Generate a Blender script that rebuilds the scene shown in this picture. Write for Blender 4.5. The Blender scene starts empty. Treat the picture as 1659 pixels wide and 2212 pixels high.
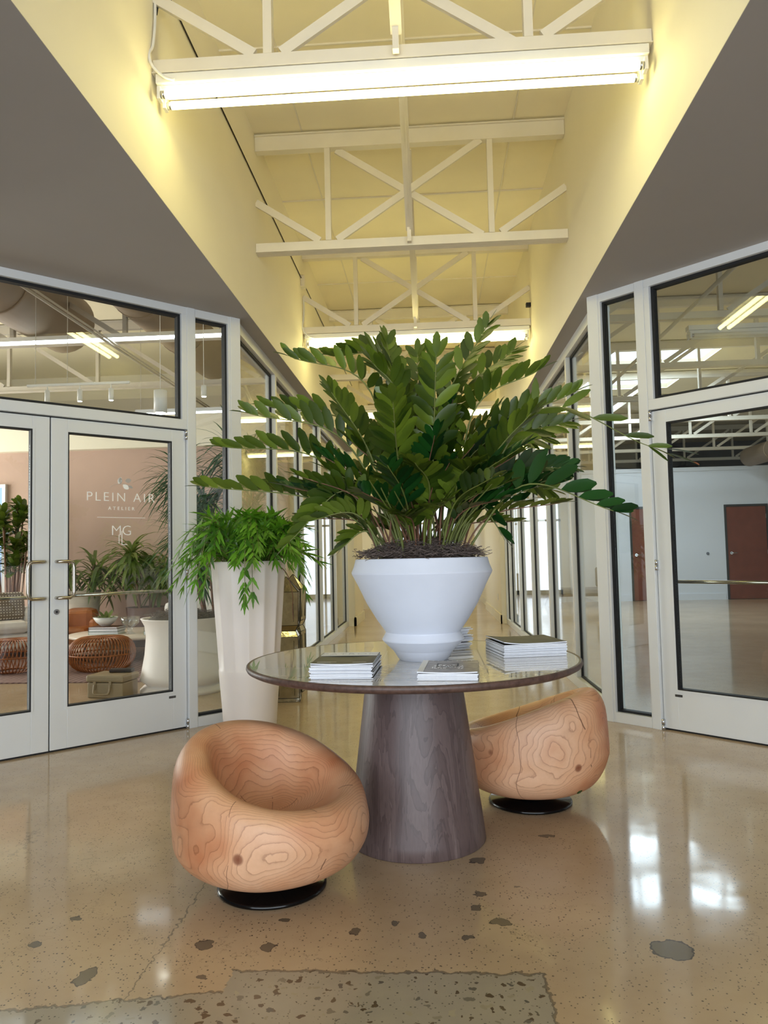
import bpy, math, random
from mathutils import Vector, Matrix, noise as mn
PI = math.pi
C = bpy.context.scene.collection
S = bpy.context.scene
# ---------------------------------------------------------------- camera, world, exposure
cd = bpy.data.cameras.new('camera'); cam = bpy.data.objects.new('camera', cd); C.objects.link(cam)
cd.sensor_fit = 'HORIZONTAL'; cd.sensor_width = 36.0; cd.lens = 36.0 * 1625 / 1659; cd.clip_start = .05; cd.clip_end = 200
_R = ((0.99777014, 0.02562077, -0.06163053), (0.06302927, -0.05794033, 0.99632837), (-0.02195581, 0.99799123, 0.05942599))
cam.matrix_world = Matrix(((_R[0][0], _R[0][1], -_R[0][2], 0), (_R[1][0], _R[1][1], -_R[1][2], 0), (_R[2][0], _R[2][1], -_R[2][2], 1.18), (0, 0, 0, 1)))
S.camera = cam
S.view_settings.view_transform = 'Standard'; S.view_settings.look = 'None'; S.view_settings.gamma = 1
S.view_settings.use_curve_mapping = False; S.view_settings.exposure = 0.68
S.cycles.max_bounces = 10; S.cycles.diffuse_bounces = 5; S.cycles.glossy_bounces = 5; S.cycles.transparent_max_bounces = 24
S.cycles.sample_clamp_indirect = 6
W = bpy.data.worlds.new('sky'); S.world = W; W.use_nodes = True
bg = W.node_tree.nodes['Background']; bg.inputs[0].default_value = (.72, .85, 1, 1); bg.inputs[1].default_value = 1.7
TUBE_COL = (1.0, .89, .36); TUBE_STR = 12.5; LED_STR = 8.0
def area(name, loc, rot, sx, sy, power, col, portal=False):
    l = bpy.data.lights.new(name, 'AREA'); l.shape = 'RECTANGLE'; l.size = sx; l.size_y = sy; l.energy = power; l.color = col
    if portal: l.cycles.is_portal = True
    o = bpy.data.objects.new(name, l); C.objects.link(o); o.location = loc; o.rotation_euler = rot
    return o
# daylight entering by the storefront windows behind the camera, the right room's skylights and the hall end glazing
area('daylight_entrance_window', (0, -3.95, 1.55), (PI/2, 0, 0), 9.0, 2.9, 190, (.86, .93, 1))
area('added_left_room_daylight', (-8.9, 8.4, 1.8), (0, -PI/2, 0), 2.4, 4.5, 210, (1, .95, .88))  # unseen source added at the outer side to brighten the left showroom
area('daylight_right_room_skylight', (4.0, 13.4, 4.60), (0, 0, 0), 1.9, .9, 70, (.74, .87, 1))
area('daylight_right_room_skylight', (4.0, 15.4, 4.60), (0, 0, 0), 1.9, .9, 70, (.74, .87, 1))
area('daylight_hall_end_window', (-.1, 23.8, 1.6), (-PI/2, 0, 0), 2.2, 2.6, 45, (.85, .93, 1))
# ---------------------------------------------------------------- materials
def newmat(name):
    m = bpy.data.materials.new(name); m.use_nodes = True
    nt = m.node_tree; return m, nt, nt.nodes, nt.links, nt.nodes['Principled BSDF']
def lin(c):
    return tuple(((v/255.)/12.92 if v/255. <= .04045 else ((v/255.+.055)/1.055)**2.4) for v in c) + (1,)
def PM(name, rgb, rough=.5, metal=0., var=.06, scale=6., coat=0., spec=.5, bump=0., coat_rough=.03):
    m, nt, N, L, p = newmat(name)
    tc = N.new('ShaderNodeTexCoord'); nz = N.new('ShaderNodeTexNoise'); nz.inputs['Scale'].default_value = scale; nz.inputs['Detail'].default_value = 4
    L.new(tc.outputs['Object'], nz.inputs['Vector'])
    r = N.new('ShaderNodeValToRGB'); c = lin(rgb)
    r.color_ramp.elements[0].position = .3; r.color_ramp.elements[1].position = .7
    r.color_ramp.elements[0].color = tuple(v*(1-var) for v in c[:3]) + (1,)
    r.color_ramp.elements[1].color = tuple(min(1, v*(1+var)) for v in c[:3]) + (1,)
    L.new(nz.outputs['Fac'], r.inputs['Fac']); L.new(r.outputs['Color'], p.inputs['Base Color'])
    p.inputs['Roughness'].default_value = rough; p.inputs['Metallic'].default_value = metal
    p.inputs['Specular IOR Level'].default_value = spec; p.inputs['Coat Weight'].default_value = coat; p.inputs['Coat Roughness'].default_value = coat_rough
    if bump:
        b = N.new('ShaderNodeBump'); b.inputs['Strength'].default_value = bump; b.inputs['Distance'].default_value = .01
        L.new(nz.outputs['Fac'], b.inputs['Height']); L.new(b.outputs['Normal'], p.inputs['Normal'])
    return m
def EM(name, rgb, strength):
    m = bpy.data.materials.new(name); m.use_nodes = True; nt = m.node_tree; nt.nodes.clear()
    o = nt.nodes.new('ShaderNodeOutputMaterial'); e = nt.nodes.new('ShaderNodeEmission')
    e.inputs[0].default_value = tuple(rgb) + (1,); e.inputs[1].default_value = strength
    nt.links.new(e.outputs[0], o.inputs[0]); return m
def GLASS(name, tint=(.93, .96, .95), f0=.05):
    m = bpy.data.materials.new(name); m.use_nodes = True; nt = m.node_tree; N = nt.nodes; L = nt.links; N.clear()
    o = N.new('ShaderNodeOutputMaterial'); t = N.new('ShaderNodeBsdfTransparent'); g = N.new('ShaderNodeBsdfGlossy'); mx = N.new('ShaderNodeMixShader')
    t.inputs[0].default_value = tuple(tint) + (1,); g.inputs['Roughness'].default_value = 0.0; g.inputs[0].default_value = (1, 1, 1, 1)
    ge = N.new('ShaderNodeNewGeometry'); d = N.new('ShaderNodeVectorMath'); d.operation = 'DOT_PRODUCT'
    L.new(ge.outputs['Normal'], d.inputs[0]); L.new(ge.outputs['Incoming'], d.inputs[1])
    a = N.new('ShaderNodeMath'); a.operation = 'ABSOLUTE'; L.new(d.outputs['Value'], a.inputs[0])
    s = N.new('ShaderNodeMath'); s.operation = 'SUBTRACT'; s.inputs[0].default_value = 1; L.new(a.outputs[0], s.inputs[1])
    p = N.new('ShaderNodeMath'); p.operation = 'POWER'; p.inputs[1].default_value = 5; L.new(s.outputs[0], p.inputs[0])
    k = N.new('ShaderNodeMath'); k.operation = 'MULTIPLY_ADD'; k.inputs[1].default_value = 1-f0; k.inputs[2].default_value = f0; L.new(p.outputs[0], k.inputs[0])
    L.new(k.outputs[0], mx.inputs[0]); L.new(t.outputs[0], mx.inputs[1]); L.new(g.outputs[0], mx.inputs[2]); L.new(mx.outputs[0], o.inputs[0])
    return m
def mathn(N, L, op, a, b=None, c=None):
    n = N.new('ShaderNodeMath'); n.operation = op
    for i, v in enumerate((a, b, c)):
        if v is None: continue
        if isinstance(v, (int, float)): n.inputs[i].default_value = v
        else: L.new(v, n.inputs[i])
    return n.outputs[0]
def ramp(N, L, fac, stops):
    r = N.new('ShaderNodeValToRGB'); e = r.color_ramp.elements
    while len(e) < len(stops): e.new(.5)
    for i, (p, c) in enumerate(stops): e[i].position = p; e[i].color = c if len(c) == 4 else tuple(c) + (1,)
    L.new(fac, r.inputs['Fac']); return r.outputs['Color']
def mixc(N, L, fac, a, b, mode='MIX'):
    n = N.new('ShaderNodeMix'); n.data_type = 'RGBA'; n.blend_type = mode
    for k, v in ((0, fac), (6, a), (7, b)):
        if isinstance(v, (int, float)): n.inputs[k].default_value = v
        elif isinstance(v, tuple): n.inputs[k].default_value = v
        else: L.new(v, n.inputs[k])
    return n.outputs[2]
def noisen(N, L, vec, scale, detail=4, rough=.5, dist=0):
    n = N.new('ShaderNodeTexNoise'); n.inputs['Scale'].default_value = scale; n.inputs['Detail'].default_value = detail
    n.inputs['Roughness'].default_value = rough; n.inputs['Distortion'].default_value = dist; L.new(vec, n.inputs['Vector']); return n.outputs['Fac']
# polished concrete with sand speckle, filler patches, cracks and an exposed-aggregate slab repair
STAINS = [(0.15,3.00,0.032,0.031), (0.14,2.71,0.026,0.022), (0.12,2.61,0.021,0.023), (0.19,2.51,0.034,0.028), (-0.15,2.50,0.015,0.018), (-0.06,2.42,0.017,0.017), (0.08,2.41,0.026,0.019), (0.68,2.35,0.068,0.06), (-0.27,2.44,0.019,0.024), (-0.53,2.34,0.025,0.032), (-0.51,2.51,0.019,0.019), (-0.73,2.35,0.031,0.033), (-0.68,2.17,0.017,0.016), (-1.02,2.17,0.026,0.051), (-1.21,2.51,0.022,0.019), (-1.26,2.34,0.019,0.019), (0.45,3.26,0.031,0.021), (0.27,2.77,0.010,0.011)]
def concrete():
    m, nt, N, L, p = newmat('polished_concrete')
    tc = N.new('ShaderNodeNewGeometry'); P = tc.outputs['Position']
    big = noisen(N, L, P, 1.1, 5, .6); med = noisen(N, L, P, 6, 5, .6)
    col = ramp(N, L, big, [(.3, lin((176, 150, 116))), (.5, lin((192, 168, 134))), (.72, lin((206, 182, 148)))])
    col = mixc(N, L, mathn(N, L, 'MULTIPLY', med, .4), col, lin((164, 134, 102)))
    # fine speckle
    v = N.new('ShaderNodeTexVoronoi'); v.inputs['Scale'].default_value = 110; L.new(P, v.inputs['Vector'])
    sep = N.new('ShaderNodeSeparateColor'); L.new(v.outputs['Color'], sep.inputs[0])
    dens = mathn(N, L, 'MULTIPLY', mathn(N, L, 'GREATER_THAN', sep.outputs[0], .5), mathn(N, L, 'LESS_THAN', v.outputs['Distance'], mathn(N, L, 'MULTIPLY', sep.outputs[1], .36)))
    dens = mathn(N, L, 'MULTIPLY', dens, mathn(N, L, 'MULTIPLY', big, 1.7))
    col = mixc(N, L, dens, col, lin((58, 44, 30)))
    # coordinates warped for ragged outlines
    wn = N.new('ShaderNodeTexNoise'); wn.inputs['Scale'].default_value = 30; wn.inputs['Detail'].default_value = 3; L.new(P, wn.inputs['Vector'])
    vm = N.new('ShaderNodeVectorMath'); vm.operation = 'MULTIPLY_ADD'; vm.inputs[1].default_value = (.05, .05, 0); L.new(wn.outputs['Color'], vm.inputs[0])
    vs = N.new('ShaderNodeVectorMath'); vs.operation = 'SUBTRACT'; L.new(P, vs.inputs[0]); vs.inputs[1].default_value = (.025, .025, 0)
    L.new(vs.outputs[0], vm.inputs[2]); Q = vm.outputs[0]
    sx = N.new('ShaderNodeSeparateXYZ'); L.new(Q, sx.inputs[0]); X, Y = sx.outputs[0], sx.outputs[1]
    # aggregate patch: y < 2.2 between x -0.6 and 0.283, and the slab left of it below y ~2.1
    a = mathn(N, L, 'MULTIPLY', mathn(N, L, 'LESS_THAN', X, .285), mathn(N, L, 'LESS_THAN', Y, 2.21))
    slope = mathn(N, L, 'MULTIPLY_ADD', X, .19, 2.22)
    b = mathn(N, L, 'MAXIMUM', mathn(N, L, 'GREATER_THAN', X, -.6), mathn(N, L, 'LESS_THAN', Y, slope))
    patch = mathn(N, L, 'MULTIPLY', a, b)
    v2 = N.new('ShaderNodeTexVoronoi'); v2.inputs['Scale'].default_value = 36; v2.inputs['Randomness'].default_value = 1; L.new(Q, v2.inputs['Vector'])
    s2 = N.new('ShaderNodeSeparateColor'); L.new(v2.outputs['Color'], s2.inputs[0])
    peb = mathn(N, L, 'MULTIPLY', mathn(N, L, 'GREATER_THAN', s2.outputs[0], .35), mathn(N, L, 'LESS_THAN', v2.outputs['Distance'], mathn(N, L, 'MULTIPLY_ADD', s2.outputs[1], .34, .10)))
    pebc = ramp(N, L, s2.outputs[2], [(0, lin((84, 66, 44))), (.5, lin((108, 92, 66))), (.8, lin((92, 86, 76))), (1, lin((168, 156, 128)))])
    base2 = mixc(N, L, med, lin((172, 160, 136)), lin((150, 140, 124)))
    base2 = mixc(N, L, dens, base2, lin((66, 58, 44)))
    col = mixc(N, L, patch, col, mixc(N, L, peb, base2, pebc))
    # dark mortar seam round the patch
    e1 = mathn(N, L, 'LESS_THAN', mathn(N, L, 'ABSOLUTE', mathn(N, L, 'SUBTRACT', Y, 2.21)), .006)
    e1 = mathn(N, L, 'MULTIPLY', e1, mathn(N, L, 'MULTIPLY', mathn(N, L, 'LESS_THAN', X, .285), mathn(N, L, 'GREATER_THAN', X, -.6)))
    e2 = mathn(N, L, 'MULTIPLY', mathn(N, L, 'LESS_THAN', mathn(N, L, 'ABSOLUTE', mathn(N, L, 'SUBTRACT', X, .285)), .005), mathn(N, L, 'LESS_THAN', Y, 2.21))
    e3 = mathn(N, L, 'MULTIPLY', mathn(N, L, 'LESS_THAN', mathn(N, L, 'ABSOLUTE', mathn(N, L, 'SUBTRACT', Y, slope)), .005), mathn(N, L, 'LESS_THAN', X, -.6))
    # long crack at the left foreground, running away
    e4 = mathn(N, L, 'MULTIPLY', mathn(N, L, 'LESS_THAN', mathn(N, L, 'ABSOLUTE', mathn(N, L, 'SUBTRACT', X, -.856)), .0028), mathn(N, L, 'MULTIPLY', mathn(N, L, 'GREATER_THAN', Y, 2.06), mathn(N, L, 'LESS_THAN', Y, 3.2)))
    seam = mathn(N, L, 'MAXIMUM', mathn(N, L, 'MAXIMUM', e1, e2), mathn(N, L, 'MAXIMUM', e3, e4))
    col = mixc(N, L, mathn(N, L, 'MULTIPLY', seam, .65), col, lin((78, 66, 50)))
    # hairline crazing
    vc = N.new('ShaderNodeTexVoronoi'); vc.feature = 'DISTANCE_TO_EDGE'; vc.inputs['Scale'].default_value = 1.9
    wv = N.new('ShaderNodeVectorMath'); wv.operation = 'MULTIPLY_ADD'; wv.inputs[1].default_value = (.25, .25, 0); L.new(wn.outputs['Color'], wv.inputs[0]); L.new(P, wv.inputs[2])
    L.new(wv.outputs[0], vc.inputs['Vector'])
    cr = mathn(N, L, 'MULTIPLY', mathn(N, L, 'LESS_THAN', vc.outputs['Distance'], .0035), mathn(N, L, 'GREATER_THAN', big, .52))
    col = mixc(N, L, mathn(N, L, 'MULTIPLY', cr, .4), col, lin((92, 76, 56)))
    acc = None
    for (x, y, rx, ry) in STAINS:
        n1 = N.new('ShaderNodeVectorMath'); n1.operation = 'SUBTRACT'; L.new(Q, n1.inputs[0]); n1.inputs[1].default_value = (x, y, 0)
        n2 = N.new('ShaderNodeVectorMath'); n2.operation = 'MULTIPLY'; L.new(n1.outputs[0], n2.inputs[0]); n2.inputs[1].default_value = (1/rx, 1/ry, 0)
        n3 = N.new('ShaderNodeVectorMath'); n3.operation = 'LENGTH'; L.new(n2.outputs[0], n3.inputs[0])
        acc = n3.outputs['Value'] if acc is None else mathn(N, L, 'MINIMUM', acc, n3.outputs['Value'])
    st = mathn(N, L, 'LESS_THAN', acc, .95); rim = mathn(N, L, 'MULTIPLY', mathn(N, L, 'GREATER_THAN', acc, .85), st)
    stc = mixc(N, L, med, lin((96, 84, 66)), lin((118, 106, 88)))
    col = mixc(N, L, st, col, mixc(N, L, rim, stc, lin((64, 54, 42))))
    L.new(col, p.inputs['Base Color'])
    L.new(mathn(N, L, 'MULTIPLY_ADD', med, .25, .30), p.inputs['Roughness'])
    p.inputs['Specular IOR Level'].default_value = .45
    p.inputs['Coat Weight'].default_value = .8; p.inputs['Coat IOR'].default_value = 1.5
    L.new(mathn(N, L, 'MULTIPLY_ADD', med, .12, .03), p.inputs['Coat Roughness'])
    bm_ = N.new('ShaderNodeBump'); bm_.inputs['Strength'].default_value = .08; bm_.inputs['Distance'].default_value = .01; L.new(noisen(N, L, P, 3.5, 2), bm_.inputs['Height'])
    L.new(bm_.outputs['Normal'], p.inputs['Coat Normal'])
    return m
def carved_wood(name, seed):
    m, nt, N, L, p = newmat(name)
    tc = N.new('ShaderNodeTexCoord'); mp = N.new('ShaderNodeMapping'); mp.inputs['Location'].default_value = (seed*3.1, seed*1.7, seed); L.new(tc.outputs['Object'], mp.inputs[0])
    P = tc.outputs['Object']; Pn = mp.outputs[0]
    sx = N.new('ShaderNodeSeparateXYZ'); L.new(P, sx.inputs[0])
    r = mathn(N, L, 'SQRT', mathn(N, L, 'ADD', mathn(N, L, 'POWER', mathn(N, L, 'ABSOLUTE', sx.outputs[0]), 2), mathn(N, L, 'POWER', mathn(N, L, 'ABSOLUTE', mathn(N, L, 'SUBTRACT', sx.outputs[1], .02)), 2)))
    n1 = noisen(N, L, Pn, 3.0, 2, .42, .2); n2 = noisen(N, L, Pn, 22, 3, .6)
    rr = mathn(N, L, 'ADD', mathn(N, L, 'ADD', r, mathn(N, L, 'MULTIPLY', n1, .20)), mathn(N, L, 'MULTIPLY', n2, .006))
    f = mathn(N, L, 'FRACT', mathn(N, L, 'MULTIPLY', rr, 112))
    line = ramp(N, L, f, [(0, (0, 0, 0)), (.6, (.1, .1, .1)), (.84, (.3, .3, .3)), (.93, (1, 1, 1)), (1, (0, 0, 0))])
    blot = noisen(N, L, Pn, 3.0, 3, .55)
    base = ramp(N, L, blot, [(.28, lin((192, 120, 80))), (.45, lin((216, 160, 120))), (.62, lin((226, 180, 144))), (.8, lin((206, 142, 98)))])
    fine = noisen(N, L, Pn, 90, 2)
    base = mixc(N, L, mathn(N, L, 'MULTIPLY', fine, .2), base, lin((176, 124, 90)))
    col = mixc(N, L, mathn(N, L, 'MULTIPLY', line, .5), base, lin((120, 68, 42)))
    # radial drying cracks
    an = N.new('ShaderNodeMath'); an.operation = 'ARCTAN2'; L.new(sx.outputs[1], an.inputs[0]); L.new(sx.outputs[0], an.inputs[1])
    w = mathn(N, L, 'MULTIPLY_ADD', n1, .9, an.outputs[0]); fr = mathn(N, L, 'FRACT', mathn(N, L, 'MULTIPLY', w, 1.15))
    ck = mathn(N, L, 'MULTIPLY', mathn(N, L, 'LESS_THAN', mathn(N, L, 'ABSOLUTE', mathn(N, L, 'SUBTRACT', fr, .5)), mathn(N, L, 'MULTIPLY', .0022, mathn(N, L, 'DIVIDE', 1, mathn(N, L, 'ADD', r, .08)))), mathn(N, L, 'GREATER_THAN', blot, .5))
    col = mixc(N, L, mathn(N, L, 'MULTIPLY', ck, .75), col, lin((78, 44, 28)))
    v = N.new('ShaderNodeTexVoronoi'); v.inputs['Scale'].default_value = 5.2; L.new(Pn, v.inputs['Vector'])
    kn = ramp(N, L, v.outputs['Distance'], [(0, (1, 1, 1)), (.07, (.8, .8, .8)), (.11, (0, 0, 0))])
    sp = N.new('ShaderNodeSeparateColor'); L.new(v.outputs['Color'], sp.inputs[0])
    col = mixc(N, L, mathn(N, L, 'MULTIPLY', kn, mathn(N, L, 'GREATER_THAN', sp.outputs[0], .72)), col, lin((128, 74, 50)))
    L.new(col, p.inputs['Base Color']); p.inputs['Roughness'].default_value = .42; p.inputs['Specular IOR Level'].default_value = .35
    b = N.new('ShaderNodeBump'); b.inputs['Strength'].default_value = .12; b.inputs['Distance'].default_value = .003; b.invert = True; L.new(line, b.inputs['Height']); L.new(b.outputs['Normal'], p.inputs['Normal'])
    return m
def veneer(name, rgb1, rgb2, rgb3, ang=True):
    m, nt, N, L, p = newmat(name)
    tc = N.new('ShaderNodeTexCoord'); mp = N.new('ShaderNodeMapping'); L.new(tc.outputs['Object'], mp.inputs[0]); mp.inputs['Scale'].default_value = (1, 1, .10)
    n1 = noisen(N, L, mp.outputs[0], 10, 4, .55, 1.2); n2 = noisen(N, L, mp.outputs[0], 150, 3, .6)
    f = mathn(N, L, 'FRACT', mathn(N, L, 'MULTIPLY', n1, 9))
    g = ramp(N, L, f, [(0, (0, 0, 0)), (.7, (.4, .4, .4)), (.95, (1, 1, 1)), (1, (0, 0, 0))])
    base = ramp(N, L, n1, [(.3, lin(rgb1)), (.5, lin(rgb2)), (.7, lin(rgb3))])
    col = mixc(N, L, mathn(N, L, 'MULTIPLY', g, .6), base, lin(tuple(int(v*.62) for v in rgb1)))
    col = mixc(N, L, mathn(N, L, 'MULTIPLY', n2, .75), col, lin(rgb1))
    L.new(col, p.inputs['Base Color']); p.inputs['Roughness'].default_value = .42
    b = N.new('ShaderNodeBump'); b.inputs['Strength'].default_value = .15; b.inputs['Distance'].default_value = .002; L.new(n2, b.inputs['Height']); L.new(b.outputs['Normal'], p.inputs['Normal'])
    return m
def marble():
    m, nt, N, L, p = newmat('veined_marble')
    tc = N.new('ShaderNodeTexCoord'); mp = N.new('ShaderNodeMapping'); L.new(tc.outputs['Object'], mp.inputs[0]); mp.inputs['Scale'].default_value = (.55, 2.4, 1); mp.inputs['Rotation'].default_value = (0, 0, .15)
    n = noisen(N, L, mp.outputs[0], 2.6, 8, .6, .5)
    d = mathn(N, L, 'ABSOLUTE', mathn(N, L, 'SUBTRACT', n, .5))
    vein = ramp(N, L, d, [(0, (1, 1, 1)), (.012, (.35, .35, .35)), (.05, (0, 0, 0))])
    cl = noisen(N, L, mp.outputs[0], 1.6, 4)
    col = mixc(N, L, cl, lin((226, 222, 214)), lin((204, 200, 194)))
    col = mixc(N, L, mathn(N, L, 'MULTIPLY', vein, .65), col, lin((128, 118, 104)))
    L.new(col, p.inputs['Base Color']); p.inputs['Roughness'].default_value = .25
    p.inputs['Coat Weight'].default_value = 1; p.inputs['Coat IOR'].default_value = 1.75; p.inputs['Coat Roughness'].default_value = .005
    return m
def striped(name, c1, c2, scale, axis='X'):
    m, nt, N, L, p = newmat(name); tc = N.new('ShaderNodeTexCoord'); w = N.new('ShaderNodeTexWave'); w.bands_direction = axis
    w.inputs['Scale'].default_value = scale; w.inputs['Distortion'].default_value = 3; w.inputs['Detail'].default_value = 2; L.new(tc.outputs['Object'], w.inputs[0])
    L.new(mixc(N, L, w.outputs['Fac'], lin(c1), lin(c2)), p.inputs['Base Color']); p.inputs['Roughness'].default_value = .9; return m
def dotted(name, c1, c2, scale):
    m, nt, N, L, p = newmat(name); tc = N.new('ShaderNodeTexCoord'); v = N.new('ShaderNodeTexVoronoi'); v.inputs['Scale'].default_value = scale; v.inputs['Randomness'].default_value = 0
    L.new(tc.outputs['Object'], v.inputs[0]); f = mathn(N, L, 'LESS_THAN', v.outputs['Distance'], .38)
    L.new(mixc(N, L, f, lin(c1), lin(c2)), p.inputs['Base Color']); p.inputs['Roughness'].default_value = .9; return m
def leafmat(name, c1, c2, rough=.38, trans=.12):
    m, nt, N, L, p = newmat(name); tc = N.new('ShaderNodeTexCoord'); n = noisen(N, L, tc.outputs['Object'], 5, 3)
    g = N.new('ShaderNodeNewGeometry'); r = g.outputs['Random Per Island']
    f = mathn(N, L, 'MULTIPLY_ADD', n, .5, mathn(N, L, 'MULTIPLY', r, .5))
    L.new(ramp(N, L, f, [(.25, lin(c1)), (.75, lin(c2))]), p.inputs['Base Color'])
    p.inputs['Roughness'].default_value = rough; p.inputs['Specular IOR Level'].default_value = .5
    o = nt.nodes['Material Output']; t = N.new('ShaderNodeBsdfTranslucent'); t.inputs[0].default_value = lin(tuple(min(255, int(v*1.3)) for v in c2))
    mx = N.new('ShaderNodeMixShader'); mx.inputs[0].default_value = trans; L.new(p.outputs[0], mx.inputs[1]); L.new(t.outputs[0], mx.inputs[2]); L.new(mx.outputs[0], o.inputs[0])
    return m
M = dict(
 concrete=concrete(), soffit=PM('grey_painted_plasterboard', (168, 162, 156), .8, var=.02, scale=2),
 cream=PM('cream_painted_wall', (238, 230, 208), .7, var=.015, scale=2), deck=PM('painted_roof_deck', (246, 236, 206), .75, var=.04, scale=1.5),
 steel=PM('cream_painted_steel', (232, 224, 206), .5, var=.03), steelgrey=PM('dim_toned_painted_steel', (190, 182, 170), .55, var=.04),  # second steel: the showroom trusses' dim light is put into its colour
 alu=PM('clear_anodised_aluminium', (222, 223, 222), .4, .15, var=.02, scale=3), alu_s=PM('satin_hinge_aluminium', (200, 202, 206), .25, .9, var=.02),
 gasket=PM('black_rubber_gasket', (16, 17, 20), .6, var=.1), nickel=PM('brushed_nickel', (190, 182, 168), .25, 1, var=.03),
 glass=GLASS('clear_glass'), tube=EM('lit_fluorescent_tube', TUBE_COL, TUBE_STR), led=EM('lit_led_strip', (.85, .93, 1), LED_STR),
 spot=EM('lit_spot_lens', (1, .95, .85), 14), white=PM('white_enamel', (232, 230, 226), .4, var=.02), whitep=PM('white_plaster', (214, 216, 222), .55, var=.03, scale=9, bump=.05),
 urn=PM('matte_white_urn', (218, 223, 236), .62, var=.025, scale=7, bump=.04), planter=PM('warm_white_fibreglass', (238, 228, 220), .5, var=.02, scale=3),
 moss=PM('grey_brown_moss', (84, 70, 62), .95, var=.4, scale=60), twig=PM('moss_fibre', (112, 98, 92), .9, var=.4, scale=40), soil=PM('dark_moss', (74, 66, 54), .95, var=.4, scale=70),
 wood1=carved_wood('carved_cedar_front', 1.0), wood2=carved_wood('carved_cedar_back', 2.3),
 black=PM('gloss_black_steel', (9, 9, 10), .14, var=.1, spec=.4), veneer=veneer('smoked_oak_veneer', (84, 68, 66), (112, 94, 92), (134, 116, 112)),
 edge=PM('smoked_oak_edge', (88, 66, 58), .45, var=.35, scale=60), marble=marble(),
 paper=PM('white_paper_edge', (236, 238, 246), .7, var=.03, scale=80), cover=PM('dark_photo_cover', (82, 80, 74), .5, var=.35, scale=9, spec=.25),
 cover2=PM('muted_collage_cover', (150, 142, 132), .45, var=.3, scale=24, coat=.15), coverw=PM('white_gloss_cover', (240, 240, 238), .55, var=.02, spec=.2), ink=PM('black_ink', (34, 34, 38), .5), coverg=PM('grey_gloss_cover', (128, 132, 142), .3, var=.3, scale=14, coat=.5),
 mirror=PM('aged_mirror', (160, 154, 132), .10, 1, var=.18, scale=18, bump=.12), lead=PM('dark_lead_came', (40, 34, 26), .5, .3),
 leaf=leafmat('cycad_leaf', (34, 56, 10), (98, 118, 34), .33), leafd=leafmat('dark_cycad_leaf', (12, 46, 16), (30, 76, 26), .3, .08), stem=PM('olive_stem', (104, 112, 52), .5, var=.25, scale=12), stemr=PM('reddish_stem', (118, 82, 60), .6, var=.25, scale=12),
 fern=leafmat('fern_leaf', (42, 88, 14), (104, 158, 40), .4, .2), palm=leafmat('palm_leaf', (20, 52, 26), (56, 100, 46), .45, .2), palmy=leafmat('broad_palm_leaf', (60, 86, 34), (128, 140, 72), .45, .2),
 tip=PM('dry_leaf_tip', (196, 128, 92), .7), mauve=PM('mauve_plaster', (190, 160, 142), .8, var=.05, scale=1.5), room=PM('pale_room_wall', (222, 226, 232), .8, var=.02, scale=1),
 greywall=PM('grey_block_wall', (120, 122, 122), .9, var=.08, scale=3), doorwood=PM('red_brown_door', (118, 62, 42), .45, var=.12, scale=4), doorframe=PM('charcoal_door_frame', (56, 58, 56), .6),
 duct=PM('painted_duct', (146, 126, 102), .55, var=.05), rug=striped('mauve_striped_rug', (150, 122, 114), (112, 84, 80), 5, 'X'), rattan=PM('brown_rattan', (150, 84, 32), .4, var=.25, scale=30),
 linen=PM('white_linen', (232, 226, 220), .9, var=.04, scale=20), leather=PM('tan_leather', (176, 104, 50), .5, var=.1), tableb=PM('pale_stone_top', (222, 208, 192), .35, var=.05), dark=PM('dark_bronze', (44, 36, 32), .4),
 case=PM('beige_moulded_case', (150, 132, 102), .45, var=.05), pillow=dotted('dotted_pillow', (122, 108, 92), (226, 216, 202), 28), clearg=GLASS('tumbler_glass', (.93, .95, .95), .1),
 curtain=PM('sea_green_curtain', (150, 180, 172), .8, var=.08), brass=PM('bright_steel', (210, 210, 205), .2, 1), slate=PM('grey_upholstery', (120, 124, 132), .85, var=.05), bk1=PM('book_green', (150, 158, 92), .6), bk2=PM('book_dark', (92, 62, 52), .6), bk3=PM('book_mint', (150, 190, 170), .6), bk4=PM('book_navy', (66, 74, 92), .6),
 sign=PM('white_vinyl_lettering', (240, 238, 232), .5), signg=PM('grey_vinyl_leaf', (176, 168, 160), .5), sky=EM('bright_sky_glazing', (.82, .92, 1), 1.3), taupe=PM('dark_taupe_wall', (84, 80, 76), .8, var=.05))
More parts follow.
